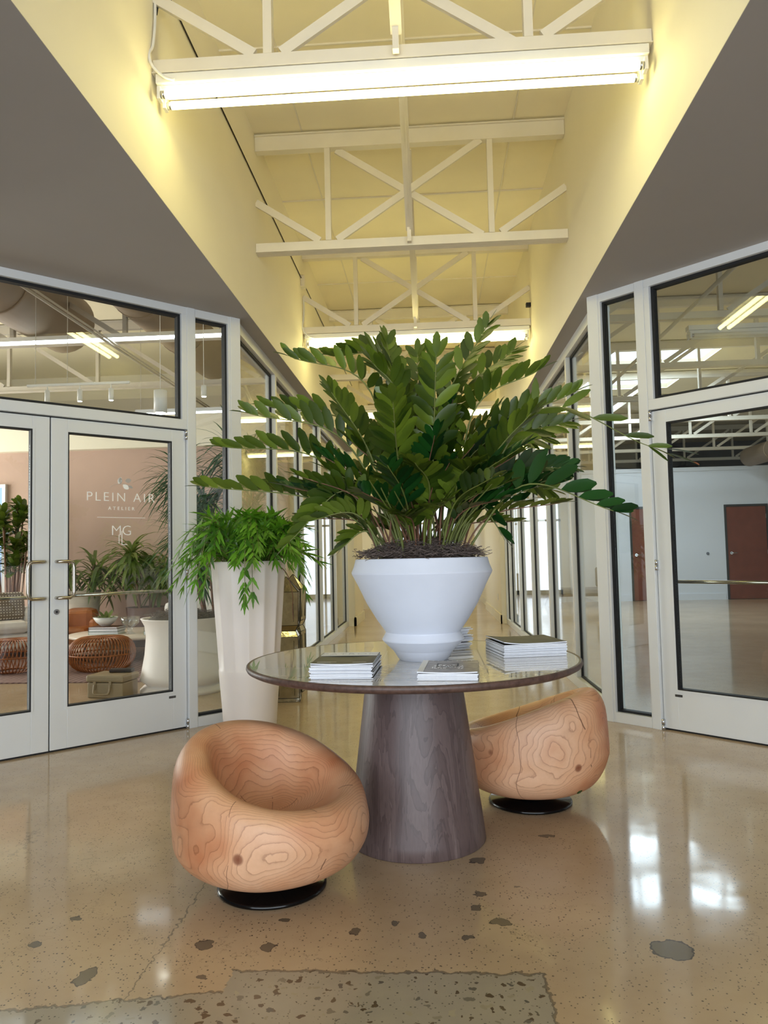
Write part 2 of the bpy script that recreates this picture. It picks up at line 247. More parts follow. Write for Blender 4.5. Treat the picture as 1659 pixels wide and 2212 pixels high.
# ---------------------------------------------------------------- mesh helpers
class MB:
    def __init__(s): s.v = []; s.f = []; s.m = []; s.smooth = []
    def add(s, vs, fs, mi=0, sm=False):
        o = len(s.v); s.v += [tuple(v) for v in vs]
        for f in fs: s.f.append([i+o for i in f]); s.m.append(mi); s.smooth.append(sm)
        return s
    def box(s, x0, y0, z0, x1, y1, z1, mi=0, mat=None):
        vs = [Vector(p) for p in ((x0,y0,z0),(x1,y0,z0),(x1,y1,z0),(x0,y1,z0),(x0,y0,z1),(x1,y0,z1),(x1,y1,z1),(x0,y1,z1))]
        if mat: vs = [mat @ v for v in vs]
        return s.add(vs, [(0,3,2,1),(4,5,6,7),(0,1,5,4),(1,2,6,5),(2,3,7,6),(3,0,4,7)], mi)
    def beam(s, a, b, w, h, up=(0,0,1), mi=0):
        a = Vector(a); b = Vector(b); d = (b-a); l = d.length; d.normalize(); u = Vector(up); sd = d.cross(u)
        if sd.length < 1e-4: sd = d.cross(Vector((1,0,0)))
        sd.normalize(); u = sd.cross(d); m = Matrix((sd, d, u)).transposed().to_4x4(); m.translation = a
        return s.box(-w/2, 0, -h/2, w/2, l, h/2, mi, m)
    def tube(s, pts, r, n=10, mi=0, cap=True):
        pts = [Vector(p) for p in pts]; k = len(pts); rs = r if isinstance(r, (list, tuple)) else [r]*k
        vs = []; prev = None
        for i, p in enumerate(pts):
            t = (pts[min(i+1, k-1)] - pts[max(i-1, 0)]).normalized()
            if prev is None: a = t.orthogonal().normalized()
            else:
                a = prev - t*prev.dot(t)
                a = a.normalized() if a.length > 1e-6 else t.orthogonal().normalized()
            prev = a; b = t.cross(a)
            for j in range(n):
                an = 2*PI*j/n; vs.append(p + (a*math.cos(an) + b*math.sin(an))*rs[i])
        fs = [(i*n+j, i*n+(j+1) % n, (i+1)*n+(j+1) % n, (i+1)*n+j) for i in range(k-1) for j in range(n)]
        if cap: fs += [tuple(range(n-1, -1, -1)), tuple(range((k-1)*n, k*n))]
        s.add(vs, fs, mi, True)
        if cap: s.smooth[-1] = s.smooth[-2] = False
        return s
    def lathe(s, prof, n=48, mi=0, sm=True, cx=0, cy=0, mod=None):
        vs = []
        for i, (r, z) in enumerate(prof):
            for j in range(n):
                an = 2*PI*j/n; q = r*(mod(an, z) if mod else 1); vs.append((cx+q*math.cos(an), cy+q*math.sin(an), z))
        k = len(prof)
        fs = [(i*n+j, i*n+(j+1) % n, (i+1)*n+(j+1) % n, (i+1)*n+j) for i in range(k-1) for j in range(n)]
        caps = []
        if prof[0][0] > 1e-5: caps.append(tuple(range(n-1, -1, -1)))
        if prof[-1][0] > 1e-5: caps.append(tuple(range((k-1)*n, k*n)))
        s.add(vs, fs+caps, mi, sm)
        for q in range(len(caps)): s.smooth[-1-q] = False
        return s
    def prism(s, poly, z0, z1, mi=0):
        n = len(poly); vs = [(x, y, z0) for x, y in poly] + [(x, y, z1) for x, y in poly]
        return s.add(vs, [tuple(range(n-1, -1, -1)), tuple(range(n, 2*n))] + [(i, (i+1) % n, n+(i+1) % n, n+i) for i in range(n)], mi)
    def build(s, name, mats, parent=None, bevel=0, auto=True, loc=None):
        me = bpy.data.meshes.new(name); me.from_pydata(s.v, [], s.f); me.update()
        if not isinstance(mats, (list, tuple)): mats = [mats]
        for m in mats: me.materials.append(M[m] if isinstance(m, str) else m)
        me.polygons.foreach_set('material_index', s.m); me.polygons.foreach_set('use_smooth', s.smooth); me.update()
        o = bpy.data.objects.new(name, me); C.objects.link(o)
        if parent: o.parent = parent
        if loc: o.location = loc
        if bevel:
            b = o.modifiers.new('bevel', 'BEVEL'); b.width = bevel; b.segments = 2; b.limit_method = 'ANGLE'
        return o
def tag(o, label, cat, group=None, kind=None):
    if label: o['label'] = label
    if cat: o['category'] = cat
    if group: o['group'] = group
    if kind: o['kind'] = kind
    return o
def empty(name, loc=(0, 0, 0), rz=0):
    o = bpy.data.objects.new(name, None); C.objects.link(o); o.location = loc; o.rotation_euler = (0, 0, rz); o.empty_display_size = .05; return o
def thing(name, label, cat, loc=(0, 0, 0), rz=0, group=None): return tag(empty(name, loc, rz), label, cat, group)
def struct(name, mb, mat, label=None, parent=None, loc=None, cat=None):
    o = mb.build(name, mat, parent, loc=loc)
    if not parent: o['kind'] = 'structure'
    if label: o['label'] = label
    if cat: o['category'] = cat
    return o
def sroot(name, label, cat, loc=(0, 0, 0), rz=0): return tag(empty(name, loc, rz), label, cat, None, 'structure')
def text(name, body, size, mat, parent, loc, rot, depth=.0006, offset=0., spacing=1., align='CENTER', sx=1.):
    c = bpy.data.curves.new(name, 'FONT'); c.body = body; c.size = size; c.extrude = depth; c.offset = offset; c.space_character = spacing; c.align_x = align; c.resolution_u = 3
    t = bpy.data.objects.new(name, c); C.objects.link(t)
    dg = bpy.context.evaluated_depsgraph_get(); me = bpy.data.meshes.new_from_object(t.evaluated_get(dg)); bpy.data.objects.remove(t)
    me.materials.clear(); me.materials.append(M[mat]); o = bpy.data.objects.new(name, me); C.objects.link(o); o.parent = parent; o.location = loc; o.rotation_euler = rot; o.scale = (sx, 1, 1)
    return o
def spline(pts, n):
    """Catmull-Rom through points, n samples per span"""
    pts = [Vector(p) for p in pts]; q = [pts[0]*2-pts[1]] + pts + [pts[-1]*2-pts[-2]]; out = []
    for i in range(1, len(q)-2):
        a, b, c, d = q[i-1], q[i], q[i+1], q[i+2]
        for k in range(n):
            t = k/n; out.append(.5*((2*b) + (c-a)*t + (2*a-5*b+4*c-d)*t*t + (3*b-a-3*c+d)*t**3))
    out.append(pts[-1]); return out
# ---------------------------------------------------------------- large structure
AL = Vector((-1.46, 5.64)); AR = Vector((1.21, 5.49)); SZ = 3.03; DZ = 4.58; LX = -1.33; RX = 1.12; HE = 13.0
struct('floor', MB().box(-10, -4.2, -.1, 13, 24.3, 0), 'concrete', 'brown polished concrete floor with filled holes and a pebbly repair slab in front', cat='floor')
def sky_deck():
    b = MB(); x0, x1 = -10, 13; hx0, hx1, hy0, hy1 = 3.0, 5.0, 12.9, 15.9
    b.box(x0, -4.2, DZ, hx0, 24.3, DZ+.1); b.box(hx1, -4.2, DZ, x1, 24.3, DZ+.1); b.box(hx0, -4.2, DZ, hx1, hy0, DZ+.1); b.box(hx0, hy1, DZ, hx1, 24.3, DZ+.1)
    b.box(hx0, 13.9, DZ, hx1, 14.9, DZ+.1)
    return b
struct('ceiling', sky_deck(), 'deck', 'cream painted flat roof deck above the trusses', cat='ceiling')
sb = MB()
for y in (4.75, 5.15, 6.9, 9.1, 11.3): sb.box(LX, y, DZ-.012, RX, y+.012, DZ-.0005)
for x in (-.95, -.1, .72): sb.box(x, -4, DZ-.010, x+.01, 22, DZ-.0008)
struct('trim_1', sb, 'steel', 'thin raised seams running along the cream roof deck', cat='trim')
# soffits over the two splayed shopfronts
def splay(side):
    if side < 0: return [(LX-.001, -4.0), (LX-.001, HE), (-1.60, HE), (-1.60, 5.78), (-6.2, 1.18), (-6.2, -4.0)]
    return [(RX+.001, -4.0), (6.0, -4.0), (6.0, .95), (1.38, 5.57), (1.38, HE), (RX+.001, HE)]
b = MB(); b.prism(splay(-1), SZ-.002, SZ+.06); struct('ceiling.001', b, 'soffit', 'flat grey soffit over the left glass doors', cat='ceiling')
b = MB(); b.prism(splay(1), SZ-.002, SZ+.06); struct('ceiling.002', b, 'soffit', 'flat grey soffit over the right glass door', cat='ceiling')
struct('wall_left_upper', MB().box(LX-.10, -4.0, SZ, LX, 22, DZ), 'cream', 'tall cream wall rising from the left soffit edge', cat='wall')
struct('wall_right_upper', MB().box(RX, -4.0, SZ, RX+.10, 22, DZ), 'cream', 'tall cream wall rising from the right soffit edge', cat='wall')
# camera-side shell with the daylight opening
b = MB(); b.box(-6.4, -4.2, 0, -4.6, -4.05, SZ+.06); b.box(4.6, -4.2, 0, 6.2, -4.05, SZ+.06); b.box(-6.4, -4.2, SZ, 6.2, -4.05, DZ)
struct('wall_back', b, 'cream', 'entrance wall behind the viewer', cat='wall')
b = MB(); b.box(-6.35, -4.05, 0, -6.2, 1.1, SZ); struct('wall_left_side', b, 'taupe', 'side wall left of the viewer', cat='wall')
b = MB(); b.box(6.0, -4.05, 0, 6.15, .95, SZ); struct('wall_right_side', b, 'taupe', 'side wall right of the viewer', cat='wall')
r = sroot('window_9', 'aluminium framed entrance glazing behind the viewer', 'window', (0, -4.05, 0))
fb = MB()
for x in (-4.6, -3.1, -1.6, -.05, 1.5, 3.05, 4.5): fb.box(x, -.06, 0, x+.1, .06, SZ)
fb.box(-4.6, -.06, 0, 4.6, .06, .1); fb.box(-4.6, -.06, 2.1, 4.6, .06, 2.2); fb.box(-4.6, -.06, SZ-.08, 4.6, .06, SZ)
fb.build('window_frame', 'alu', r)
# hall beyond the glass walls
b = MB(); b.box(-1.60, HE, 0, -1.34, 14.6, SZ); struct('wall_left_pier', b, 'cream', 'cream pier where the left glass wall ends', cat='wall')
b = MB(); b.box(1.17, HE, 0, 1.42, 16.6, SZ); struct('wall_right_pier', b, 'cream', 'cream pier where the right glass wall ends, with light switches', cat='wall')
b = MB(); b.box(1.25, 16.6, 0, 1.5, 22, SZ); b.box(-1.6, 17.2, 0, -1.36, 22, SZ); b.box(-1.6, 14.6, 2.35, -1.36, 17.2, SZ); struct('wall_hall_far', b, 'cream', 'cream hall walls beyond the piers', cat='wall')
def base_run(mb, pts):
    for (x0, y0, x1, y1) in pts: mb.box(x0, y0, 0, x1, y1, .13); mb.box(x0+(.004 if x1-x0 > .03 else 0), y0, .13, x1-(.004 if x1-x0 > .03 else 0), y1, .15)
b = MB(); base_run(b, [(-1.36, HE-.02, -1.318, 14.62), (-1.60, HE-.02, -1.318, HE)]); struct('baseboard_left', b, 'cream', 'moulded baseboard round the left pier', cat='baseboard')
b = MB(); base_run(b, [(1.148, HE-.02, 1.172, 16.62), (1.148, HE-.02, 1.42, HE), (1.225, 16.6, 1.25, 22)]); struct('baseboard_right', b, 'cream', 'moulded baseboard round the right pier', cat='baseboard')
b = MB(); b.box(-1.6, 22, 0, -1.15, 22.15, DZ); b.box(.85, 22, 0, 1.5, 22.15, DZ); b.box(-1.15, 22, 2.6, .85, 22.15, DZ)
struct('wall_far', b, 'cream', 'far end wall of the hall', cat='wall')
r = sroot('window_10', 'bright glazed doors at the far end of the hall', 'window', (0, 22.05, 0))
fb = MB()
for x in (-1.15, -.5, .1, .79): fb.box(x, -.04, 0, x+.06, .04, 2.6)
fb.box(-1.15, -.04, 0, .85, .04, .12); fb.box(-1.15, -.04, 2.1, .85, .04, 2.16); fb.build('window_frame', 'alu', r); MB().box(-1.15, .05, 0, .85, .06, 2.6).build('glass_pane', 'sky', r)
# switches and outlet on the right pier
for (y, z, n, lab) in ((15.9, 1.14, 'light_switch', 'white double light switch on the right cream pier'), (13.6, .42, 'wall_outlet', 'white outlet low on the right cream pier')):
    o = thing(n, lab, 'switch' if 'switch' in n else 'outlet', (1.17, y, z))
    MB().box(-.008, -.04, -.06, 0, .04, .06).build('face_plate', 'white', o, .002); [MB().box(-.012, -.015, a, -.008, .015, c).build('toggle' if 'switch' in n else 'socket', 'white', o) for a, c in ((.012, .04), (-.04, -.012))]
# ---------------------------------------------------------------- storefronts on the splay, built along local x (u), outward face at y<0
def pane(mb, x0, z0, x1, z1, y=.0): mb.box(x0, y-.003, z0, x1, y+.003, z1)
def frame_rect(mb, x0, z0, x1, z1, w, d=.05, wt=None, wb=None):
    wt = wt if wt is not None else w; wb = wb if wb is not None else w
    mb.box(x0, -d, z0, x0+w, d, z1); mb.box(x1-w, -d, z0, x1, d, z1); mb.box(x0+w, -d, z1-wt, x1-w, d, z1); mb.box(x0+w, -d, z0, x1-w, d, z0+wb)
def gasket(mb, x0, z0, x1, z1, w=.012, d=.012):
    for (a, c, e, f) in ((x0, z0, x0+w, z1), (x1-w, z0, x1, z1), (x0+w, z1-w, x1-w, z1), (x0+w, z0, x1-w, z0+w)): mb.box(a, -d, c, e, d, f)
def glazing(root, x0, z0, x1, z1, g=.014, cat='glass_pane'):
    gm = MB(); gasket(gm, x0, z0, x1, z1, g, .024); gm.build('gasket', 'gasket', root)
    pm = MB(); pane(pm, x0+g, z0+g, x1-g, z1-g); return pm.build(cat, 'glass', root)
def storefront(side):
    # side -1: left wall, u grows toward the viewer-left; local +x = u, local -y = hall side when mirrored for the left
    org = AL if side < 0 else AR
    # right wall: u dir (1,-1)/sqrt2 -> rotation -45deg, hall side is local -y. left wall: u dir (-1,-1)/sqrt2 -> -135deg, hall side is local +y
    rz = -PI/4 if side > 0 else -3*PI/4; s = 1 if side > 0 else -1   # s*(-1)*y is hall side
    hs = -s
    names = ('left', 'right')[side > 0]; W2 = 2.34
    base = (org.x, org.y, 0)
    nwin = 1 if side < 0 else 3
    r = sroot('window_%d' % nwin, 'narrow tall aluminium sidelight beside the %s glass door' % names, 'window', base, rz)
    f = MB(); f.box(0, -.055, 0, .085, .055, SZ); frame_rect(f, .085, 0, .39, SZ, .018, .05, .06, .07); f.box(.378, -.055, 0, .442, .055, SZ); f.build('window_frame', 'alu', r, .002)
    glazing(r, .103, .07, .378, 2.97, .016)
    r = sroot('window_%d' % (nwin+1), 'aluminium framed transom above the %s glass door' % names, 'window', base, rz)
    f = MB(); f.box(.442, -.05, 2.13, W2, .05, 2.20); f.box(.442, -.05, 2.975, W2, .05, SZ); f.box(.442, -.05, 2.2, .482, .05, 2.975); f.box(W2-.04, -.05, 2.2, W2, .05, 2.975); f.build('window_frame', 'alu', r, .002)
    glazing(r, .482, 2.20, W2-.04, 2.975, .02)
    f = MB(); f.box(W2, -.055, 0, W2+.09, .055, SZ); f.box(W2+.09, -.06, 0, 6.55 if side < 0 else 6.6, .06, SZ); struct('wall_%s_splay' % names, f, 'taupe', 'splayed wall beyond the %s glass doors' % names, cat='wall').matrix_world = Matrix.Translation((org.x, org.y, 0)) @ Matrix.Rotation(rz, 4, 'Z')
    f = MB(); f.box(-.06, .01, SZ+.06, 6.2, .12, DZ) if side > 0 else f.box(-.06, -.12, SZ+.06, 6.2, -.01, DZ)
    struct('wall_%s_bulkhead' % names, f, 'cream', 'cream bulkhead above the %s storefront' % names, cat='wall').matrix_world = Matrix.Translation((org.x, org.y, 0)) @ Matrix.Rotation(rz, 4, 'Z')
    leaves = [(.446, 1.378, 1), (1.386, 2.318, -1)] if side < 0 else [(.446, 1.378, 1), (1.386, 2.318, -1)]
    for i, (x0, x1, hinge) in enumerate(leaves):
        dn = (1 if side < 0 else 3) + i
        lab = ('aluminium glass door with lettering and a C-shaped pull, right leaf of the left pair', 'aluminium glass door leaf cut by the left photo edge', 'aluminium glass door with push bar, hinged beside the right sidelight', 'aluminium glass door leaf outside the right photo edge')[(0 if side < 0 else 2)+i]
        d = sroot('door_%d' % dn, lab, 'door', base, rz)
        f = MB(); frame_rect(f, x0, .012, x1, 2.122, .105, .024, .085, .258); f.build('door_frame', 'alu', d, .002)
        gx0, gx1 = x0+.105, x1-.105
        gb = MB()
        for (a, c, e, g2) in ((gx0-.014, .256, gx0, 2.05), (gx1, .256, gx1+.014, 2.05), (gx0, 2.037, gx1, 2.05), (gx0, .256, gx1, .27)): gb.box(a, -.028, c, e, .028, g2)
        gb.build('glazing_bead', 'alu', d)
        glazing(d, gx0, .27, gx1, 2.037, .009)
        mx = x1 if hinge > 0 else x0        # meeting stile edge
        sg = -1 if hinge > 0 else 1
        hb = MB(); yy = .045
        z0 = .972; hb.tube([(gx0, -hs*.045, z0), (gx1, -hs*.045, z0)], .012, 10)
        hb.build('push_bar', 'nickel', d)
        if side < 0:
            xm = mx + sg*.036; xo = mx + sg*.136; zs, ze = .964, 1.195
            pts = [(xm, hs*.024, zs), (xm, hs*.05, zs)] + [(xm+sg*.1*t, hs*(.058), zs) for t in (.15, .5, .75)] + [(xo-sg*.005, hs*.058, zs+.012), (xo, hs*.058, zs+.04), (xo, hs*.058, ze-.04), (xo-sg*.005, hs*.058, ze-.012)] + [(xm+sg*.1*t, hs*.058, ze) for t in (.75, .5, .15)] + [(xm, hs*.05, ze), (xm, hs*.024, ze)]
            MB().tube(pts, .0115, 12).build('pull_handle', 'nickel', d)
            if i == 0:
                k = MB(); k.tube([(xm, hs*.022, .876), (xm, hs*.034, .876)], .017, 20); k.build('lock_cylinder', 'alu_s', d)
                k = MB(); k.tube([(xm, hs*.033, .876), (xm, hs*.036, .876)], .007, 12); k.build('keyway', 'gasket', d)
        hx = x0 if hinge > 0 else x1
        for hz in (2.09, 1.085, .035):
            k = MB(); k.tube([(hx, hs*.04, hz-.035), (hx, hs*.04, hz-.002)], .014, 14); k.tube([(hx, hs*.04, hz+.001), (hx, hs*.04, hz+.035)], .014, 14); k.box(hx-.012, min(hs*.02, hs*.04), hz-.03, hx+.012, max(hs*.02, hs*.04), hz+.03); k.build('hinge', 'alu_s', d)
        k = MB(); k.box(x0-.004, -.012, .0, x0, .012, 2.13); k.box(x1, -.012, .0, x1+.004, .012, 2.13); k.box(x0, -.012, 2.122, x1, .012, 2.13); k.box(x0, -.012, .001, x1, .012, .012); k.build('gap_filler', 'gasket', d)  # dark filler added in the door gaps to stop light showing through
        if i == 0:
            k = MB(); k.box(x0+.085, min(hs*.024, hs*.026), .225, x0+.135, max(hs*.024, hs*.026), .24); k.box(x0+.088, min(hs*.024, hs*.027), .2315, x0+.132, max(hs*.024, hs*.027), .2335, 1)
            k.build('maker_plate', ['gasket', 'alu_s'], d)
        if side < 0 and i == 0:
            # vinyl lettering; seen from the hall, text runs toward -u
            rot = (PI/2, 0, PI); y = hs*.006
            text('lettering', 'PLEIN AIR', .088, 'sign', d, (.91, y, 1.595), rot, spacing=1.28, offset=-.0012)
            text('lettering', 'ATELIER', .032, 'sign', d, (.91, y, 1.537), rot, spacing=1.7, offset=0)
            text('lettering', 'MG', .098, 'sign', d, (.91, y, 1.365), rot, spacing=.95, offset=-.0018)
            k = MB(); k.box(.742, y-.0005, 1.484, 1.075, y+.0005, 1.487)
            for (a, c, e, g2) in ((.925, 1.31, .929, 1.37), (.905, 1.30, .909, 1.395), (.87, 1.30, .905, 1.304)): k.box(a, y-.0005, c, e, y+.0005, g2)
            k.build('lettering_rule', 'sign', d)
            k = MB(); st = spline([(.99, y, 1.69), (.96, y, 1.708), (.915, y, 1.715), (.87, y, 1.71), (.845, y, 1.695)], 4); k.tube(st, .0012, 4, 1)
            def vleaf(cx, cz, ang, l, w, mi):
                pts = []
                for t in range(13):
                    a2 = t/12; hw = w*math.sin(PI*a2)**.7; pts.append((a2*l, hw))
                for t in range(11, 0, -1):
                    a2 = t/12; hw = -w*math.sin(PI*a2)**.7; pts.append((a2*l, hw))
                ca, sa = math.cos(ang), math.sin(ang); k.add([(cx+px*ca-pz*sa, y, cz+px*sa+pz*ca) for px, pz in pts], [tuple(range(len(pts)))], mi)
            for a2 in ((.93, 1.715, 1.9, .05, .014, 0), (.915, 1.716, 1.45, .045, .013, 1), (.885, 1.735, 2.9, .045, .015, 1), (.9, 1.712, -2.5, .05, .016, 0), (.862, 1.705, -2.7, .035, .009, 1)): vleaf(*a2)
            k.build('leaf_emblem', ['sign', 'signg'], d)
storefront(-1); storefront(1)
b = MB(); b.box(-.06, -.06, 0, .0, .06, SZ)
# ---------------------------------------------------------------- hall glass walls
def hall_glass(side):
    face = -1.45 if side < 0 else 1.25; y0 = AL.y+.02 if side < 0 else AR.y+.02
    ms = [7.06, 8.5, 9.95, 11.4] if side < 0 else [6.82, 8.2, 9.58, 10.95, 12.3]
    x0, x1 = (face-.10, face) if side < 0 else (face, face+.10); xg = (x0+x1)/2
    ys = [y0+.05] + ms + [HE]; n = 5 if side < 0 else 10
    nm = 5 if side < 0 else 11
    r = sroot('window_%d' % nm, 'row of tall aluminium framed panes along the %s side of the hall' % ('left' if side < 0 else 'right'), 'window', (0, 0, 0))
    f = MB(); f.box(x0, y0, 0, x1, HE, .085); f.box(x0, y0, 2.94, x1, HE, SZ); f.box(x0+.01*(side < 0), y0-.02, 0, x1-.01*(side > 0), y0+.05, SZ)
    for y in ms: f.box(x0, y-.03, .085, x1, y+.03, 2.94)
    f.box(x0, HE-.04, .085, x1, HE, 2.94); f.build('window_frame', 'alu', r, .002)
    g = MB()
    for i in range(len(ys)-1):
        a = ys[i] + (.03 if i else 0); c = ys[i+1]-.03
        for (p, q, s2, t) in ((a, a+.02, .085, 2.94), (c-.02, c, .085, 2.94), (a+.02, c-.02, .085, .10), (a+.02, c-.02, 2.92, 2.94)): g.box(xg-.012, p, s2, xg+.012, q, t)
        MB().box(xg-.003, a+.018, .10, xg+.003, c-.018, 2.92).build('glass_pane', 'glass', r)
    g.build('gasket', 'gasket', r)
hall_glass(-1); hall_glass(1)
# ---------------------------------------------------------------- trusses
VX = -.107 - .6425
def truss(y, x0, x1, mat, label, group, side=False):
    t = thing('roof_truss', label, 'truss', (0, y, 0), 0, group); zb, zt = 3.65, 4.50
    b = MB(); b.box(x0, -.035, zb-.038, x1, -.029, zb+.034); b.box(x0, .029, zb-.038, x1, .035, zb+.034); b.box(x0, -.05, zb-.043, x1, -.002, zb-.037); b.box(x0, .002, zb-.043, x1, .05, zb-.037); b.box(x0, -.029, zb-.03, x1, .029, zb+.02)
    b.build('bottom_chord', mat, t)
    b = MB(); b.box(x0, -.035, zt-.06, x1, .035, zt+.06); b.box(x0, -.055, zt+.055, x1, .055, zt+.065); b.build('top_chord', mat, t)
    k = 0; step = 1.285; i0 = math.floor((x0-VX)/step)-1; i1 = math.ceil((x1-VX)/step)+1
    for i in range(i0, i1+1):
        xv = VX + i*step
        if x0+.03 < xv < x1-.03:
            v = MB(); v.box(xv-.022, -.028, zb+.04, xv+.022, -.006, zt-.05); v.box(xv-.022, .006, zb+.04, xv+.022, .028, zt-.05); v.build('vertical_strut', mat, t)
        a, c = xv, xv+step
        segs = []
        if i == 0: segs = [((a+.07, zb+.04), (c-.07, zt-.06)), ((a+.07, zt-.06), (c-.07, zb+.04))]
        elif i < 0: segs = [((a+.07, zt-.06), (c-.07, zb+.04))]
        else: segs = [((a+.07, zb+.04), (c-.07, zt-.06))]
        for j, (p, q) in enumerate(segs):
            (px, pz), (qx, qz) = p, q
            if px > x1 or qx < x0: continue
            if px < x0: pz += (qz-pz)*(x0-px)/(qx-px); px = x0
            if qx > x1: qz = pz+(qz-pz)*(x1-px)/(qx-px); qx = x1
            if qx-px < .05: continue
            yo = -.018 if j == 0 else .018
            MB().beam((px, yo, pz), (qx, yo, qz), .022, .055).build('diagonal_brace', mat, t)
    return t
HY = [3.58, 5.8, 8.0, 10.15, 12.3, 14.45, 16.6, 18.75]
desc = ['nearest to the viewer, carrying the big lit tube light', 'second from the viewer, bare, with full cross bracing in view', 'third from the viewer, above the light behind the plant', 'fourth from the viewer, small behind the plant top', 'fifth from the viewer, far along the hall', 'sixth along the hall', 'seventh along the hall', 'eighth and farthest in the hall']
for y, ds in zip(HY, desc): truss(y, LX+.002, RX-.002, 'steel', 'cream steel hall truss, ' + ds, 'hall roof trusses')
for i, y in enumerate([3.66, 5.8, 8.0, 10.15]):
    x1 = -1.75 if y > 5.7 else -1.46-(5.64-y)-.25
    truss(y, -8.8, x1, 'steelgrey', 'steel truss coloured darker for dim light in the left showroom, %s from its glass doors' % ('nearest', 'second', 'third', 'fourth')[i], 'left showroom trusses')
for i, y in enumerate([3.66, 5.8, 8.0, 10.15, 12.3, 14.45, 16.6, 18.75, 20.9]):
    x0 = 1.62 if y > 5.6 else 1.21+(5.49-y)+.25
    truss(y, x0, 12.0, 'steel', 'pale steel truss in the right empty room, %s from its glass door' % ('nearest', 'second', 'third', 'fourth', 'fifth', 'sixth', 'seventh', 'eighth', 'farthest')[i], 'right room trusses')
# lengthwise sway bars between neighbouring hall trusses
for i in range(6):
    y0, y1 = HY[i], HY[i+1]; b = MB(); b.beam((-.107, y0+.06, 4.44), (-.107, y1-.06, 3.72), .008, .055, (1, 0, 0)); b.beam((-.10, y0+.06, 4.44), (-.10, y1-.06, 3.72), .045, .008, (1, 0, 0)); b.box(-.125, y1-.1, 3.62, -.095, y1-.06, 3.76)
    tag(b.build('sway_bar', 'steel'), 'flat cream sway bar sloping down lengthwise to the %s hall truss' % ('second', 'third', 'fourth', 'fifth', 'sixth', 'seventh')[i], 'brace', 'sway bars')
b = MB(); b.beam((-.107, 1.6, 4.44), (-.107, HY[0]-.06, 3.72), .008, .055, (1, 0, 0)); b.box(-.125, HY[0]-.1, 3.62, -.095, HY[0]-.06, 3.76); tag(b.build('sway_bar', 'steel'), 'flat cream sway bar ending at the nearest hall truss, top of photo', 'brace', 'sway bars')
# ---------------------------------------------------------------- strip lights
def strip_light(loc, x0, x1, label, group, lit=True, cord=True):
    t = thing('strip_light', label, 'ceiling light', loc, 0, group); z = 3.545
    z = 0
    b = MB(); b.box(x0, -.05, z+.025, x1, .05, z+.075); b.box(x0+.01, -.034, z-.012, x1-.01, .034, z+.024); b.build('housing', 'white', t, .004)
    for e in (x0+.012, x1-.028):
        MB().box(e, -.062, z-.06, e+.016, -.018, z+.004).build('lamp_holder', 'white', t); MB().box(e, .018, z-.06, e+.016, .062, z+.004).build('lamp_holder', 'white', t)
    for s in (-1, 1):
        MB().tube([(x0+.05, s*.046, z-.034), (x1-.05, s*.046, z-.034)], .0195, 12).build('tube', 'tube' if lit else 'white', t)
        for e in (x0+.028, x1-.05): MB().tube([(e, s*.046, z-.034), (e+.022, s*.046, z-.034)], .0192, 12).build('tube_cap', 'alu_s', t)
    if cord:
        p = [(x0-.01, -.02, .5)] + [(x0-.008, -.03, .35), (x0-.012, -.05, .22), (x0-.02, -.08, .16), (x0+.0, -.09, .09), (x0+.05, -.07, .045), (x0+.1, -.06, .03)]
        MB().tube(spline(p, 5), .0075, 8).build('flex_cord', 'white', t)
    return t
for y, lab in ((HY[0], 'big lit fluorescent strip light under the nearest hall truss'), (HY[2], 'lit fluorescent strip light above the plant, under the third hall truss'), (HY[4], 'lit fluorescent strip light far along the hall behind the plant'), (HY[6], 'lit fluorescent strip light farthest along the hall')):
    strip_light((0, y, 3.528), LX+.02, RX-.02, lab, 'hall strip lights')
strip_light((0, 8.0, 3.46), 2.75, 5.2, 'unlit white strip light in the right room seen through the transom', 'right room strip lights', False, False)
strip_light((0, 12.3, 3.46), 8.2, 10.6, 'unlit white strip light deep in the right empty room', 'right room strip lights', False, False)
# junction box, conduit and wall cable on the left upper wall
t = thing('junction_box', 'square cream junction box with cable on the left upper wall, top of photo', 'junction box', (LX, 3.55, 4.22))
MB().box(0, -.05, -.06, .045, .05, .06).build('box_body', 'steel', t, .003)
b = MB()
for (dy, dz) in ((-.02, .03), (.02, .03), (-.02, -.02), (.022, -.02)): b.tube([(.044, dy, dz), (.047, dy, dz)], .011, 10)
b.build('knockout', 'steelgrey', t); MB().tube([(.02, 0, -.06), (.018, .03, -.2), (.012, .02, -.28)], .006, 8).build('cable', 'gasket', t)
t = thing('junction_box', 'small cream junction box on the left upper wall near the light behind the plant', 'junction box', (LX, 7.9, 4.16))
MB().box(0, -.05, -.06, .045, .05, .06).build('box_body', 'steel', t, .003)
tag(MB().tube([(LX+.008, 2.6, 4.19), (LX+.008, 8.0, 4.19), (LX+.008, 13.0, 4.19)], .005, 8).build('wall_cable', 'lead'), 'thin dark cable running straight along the left upper wall', 'cable')
tag(MB().box(RX-.05, 7.92, 3.80, RX, 7.97, 3.84).build('cable_clamp', 'gasket'), 'small black clamp on the right upper wall', 'clamp')
# ---------------------------------------------------------------- hero table
TC = (-.09, 3.25)
t = thing('pedestal_table', 'round marble topped table on a dark oak cone pedestal', 'table', (TC[0], TC[1], 0))
MB().lathe([(.285, 0), (.288, .004), (.283, .05), (.198, .705), (.196, .712)], 96).build('pedestal', 'veneer', t)
MB().lathe([(.66, .712), (.685, .716), (.70, .724), (.704, .732), (.702, .742), (.698, .7455), (.690, .7455), (.690, .735)], 128).build('table_edge', 'edge', t)
MB().lathe([(.688, .736), (.6885, .7447), (.6875, .7452)], 128).build('table_top', 'marble', t)
TZ = .7455
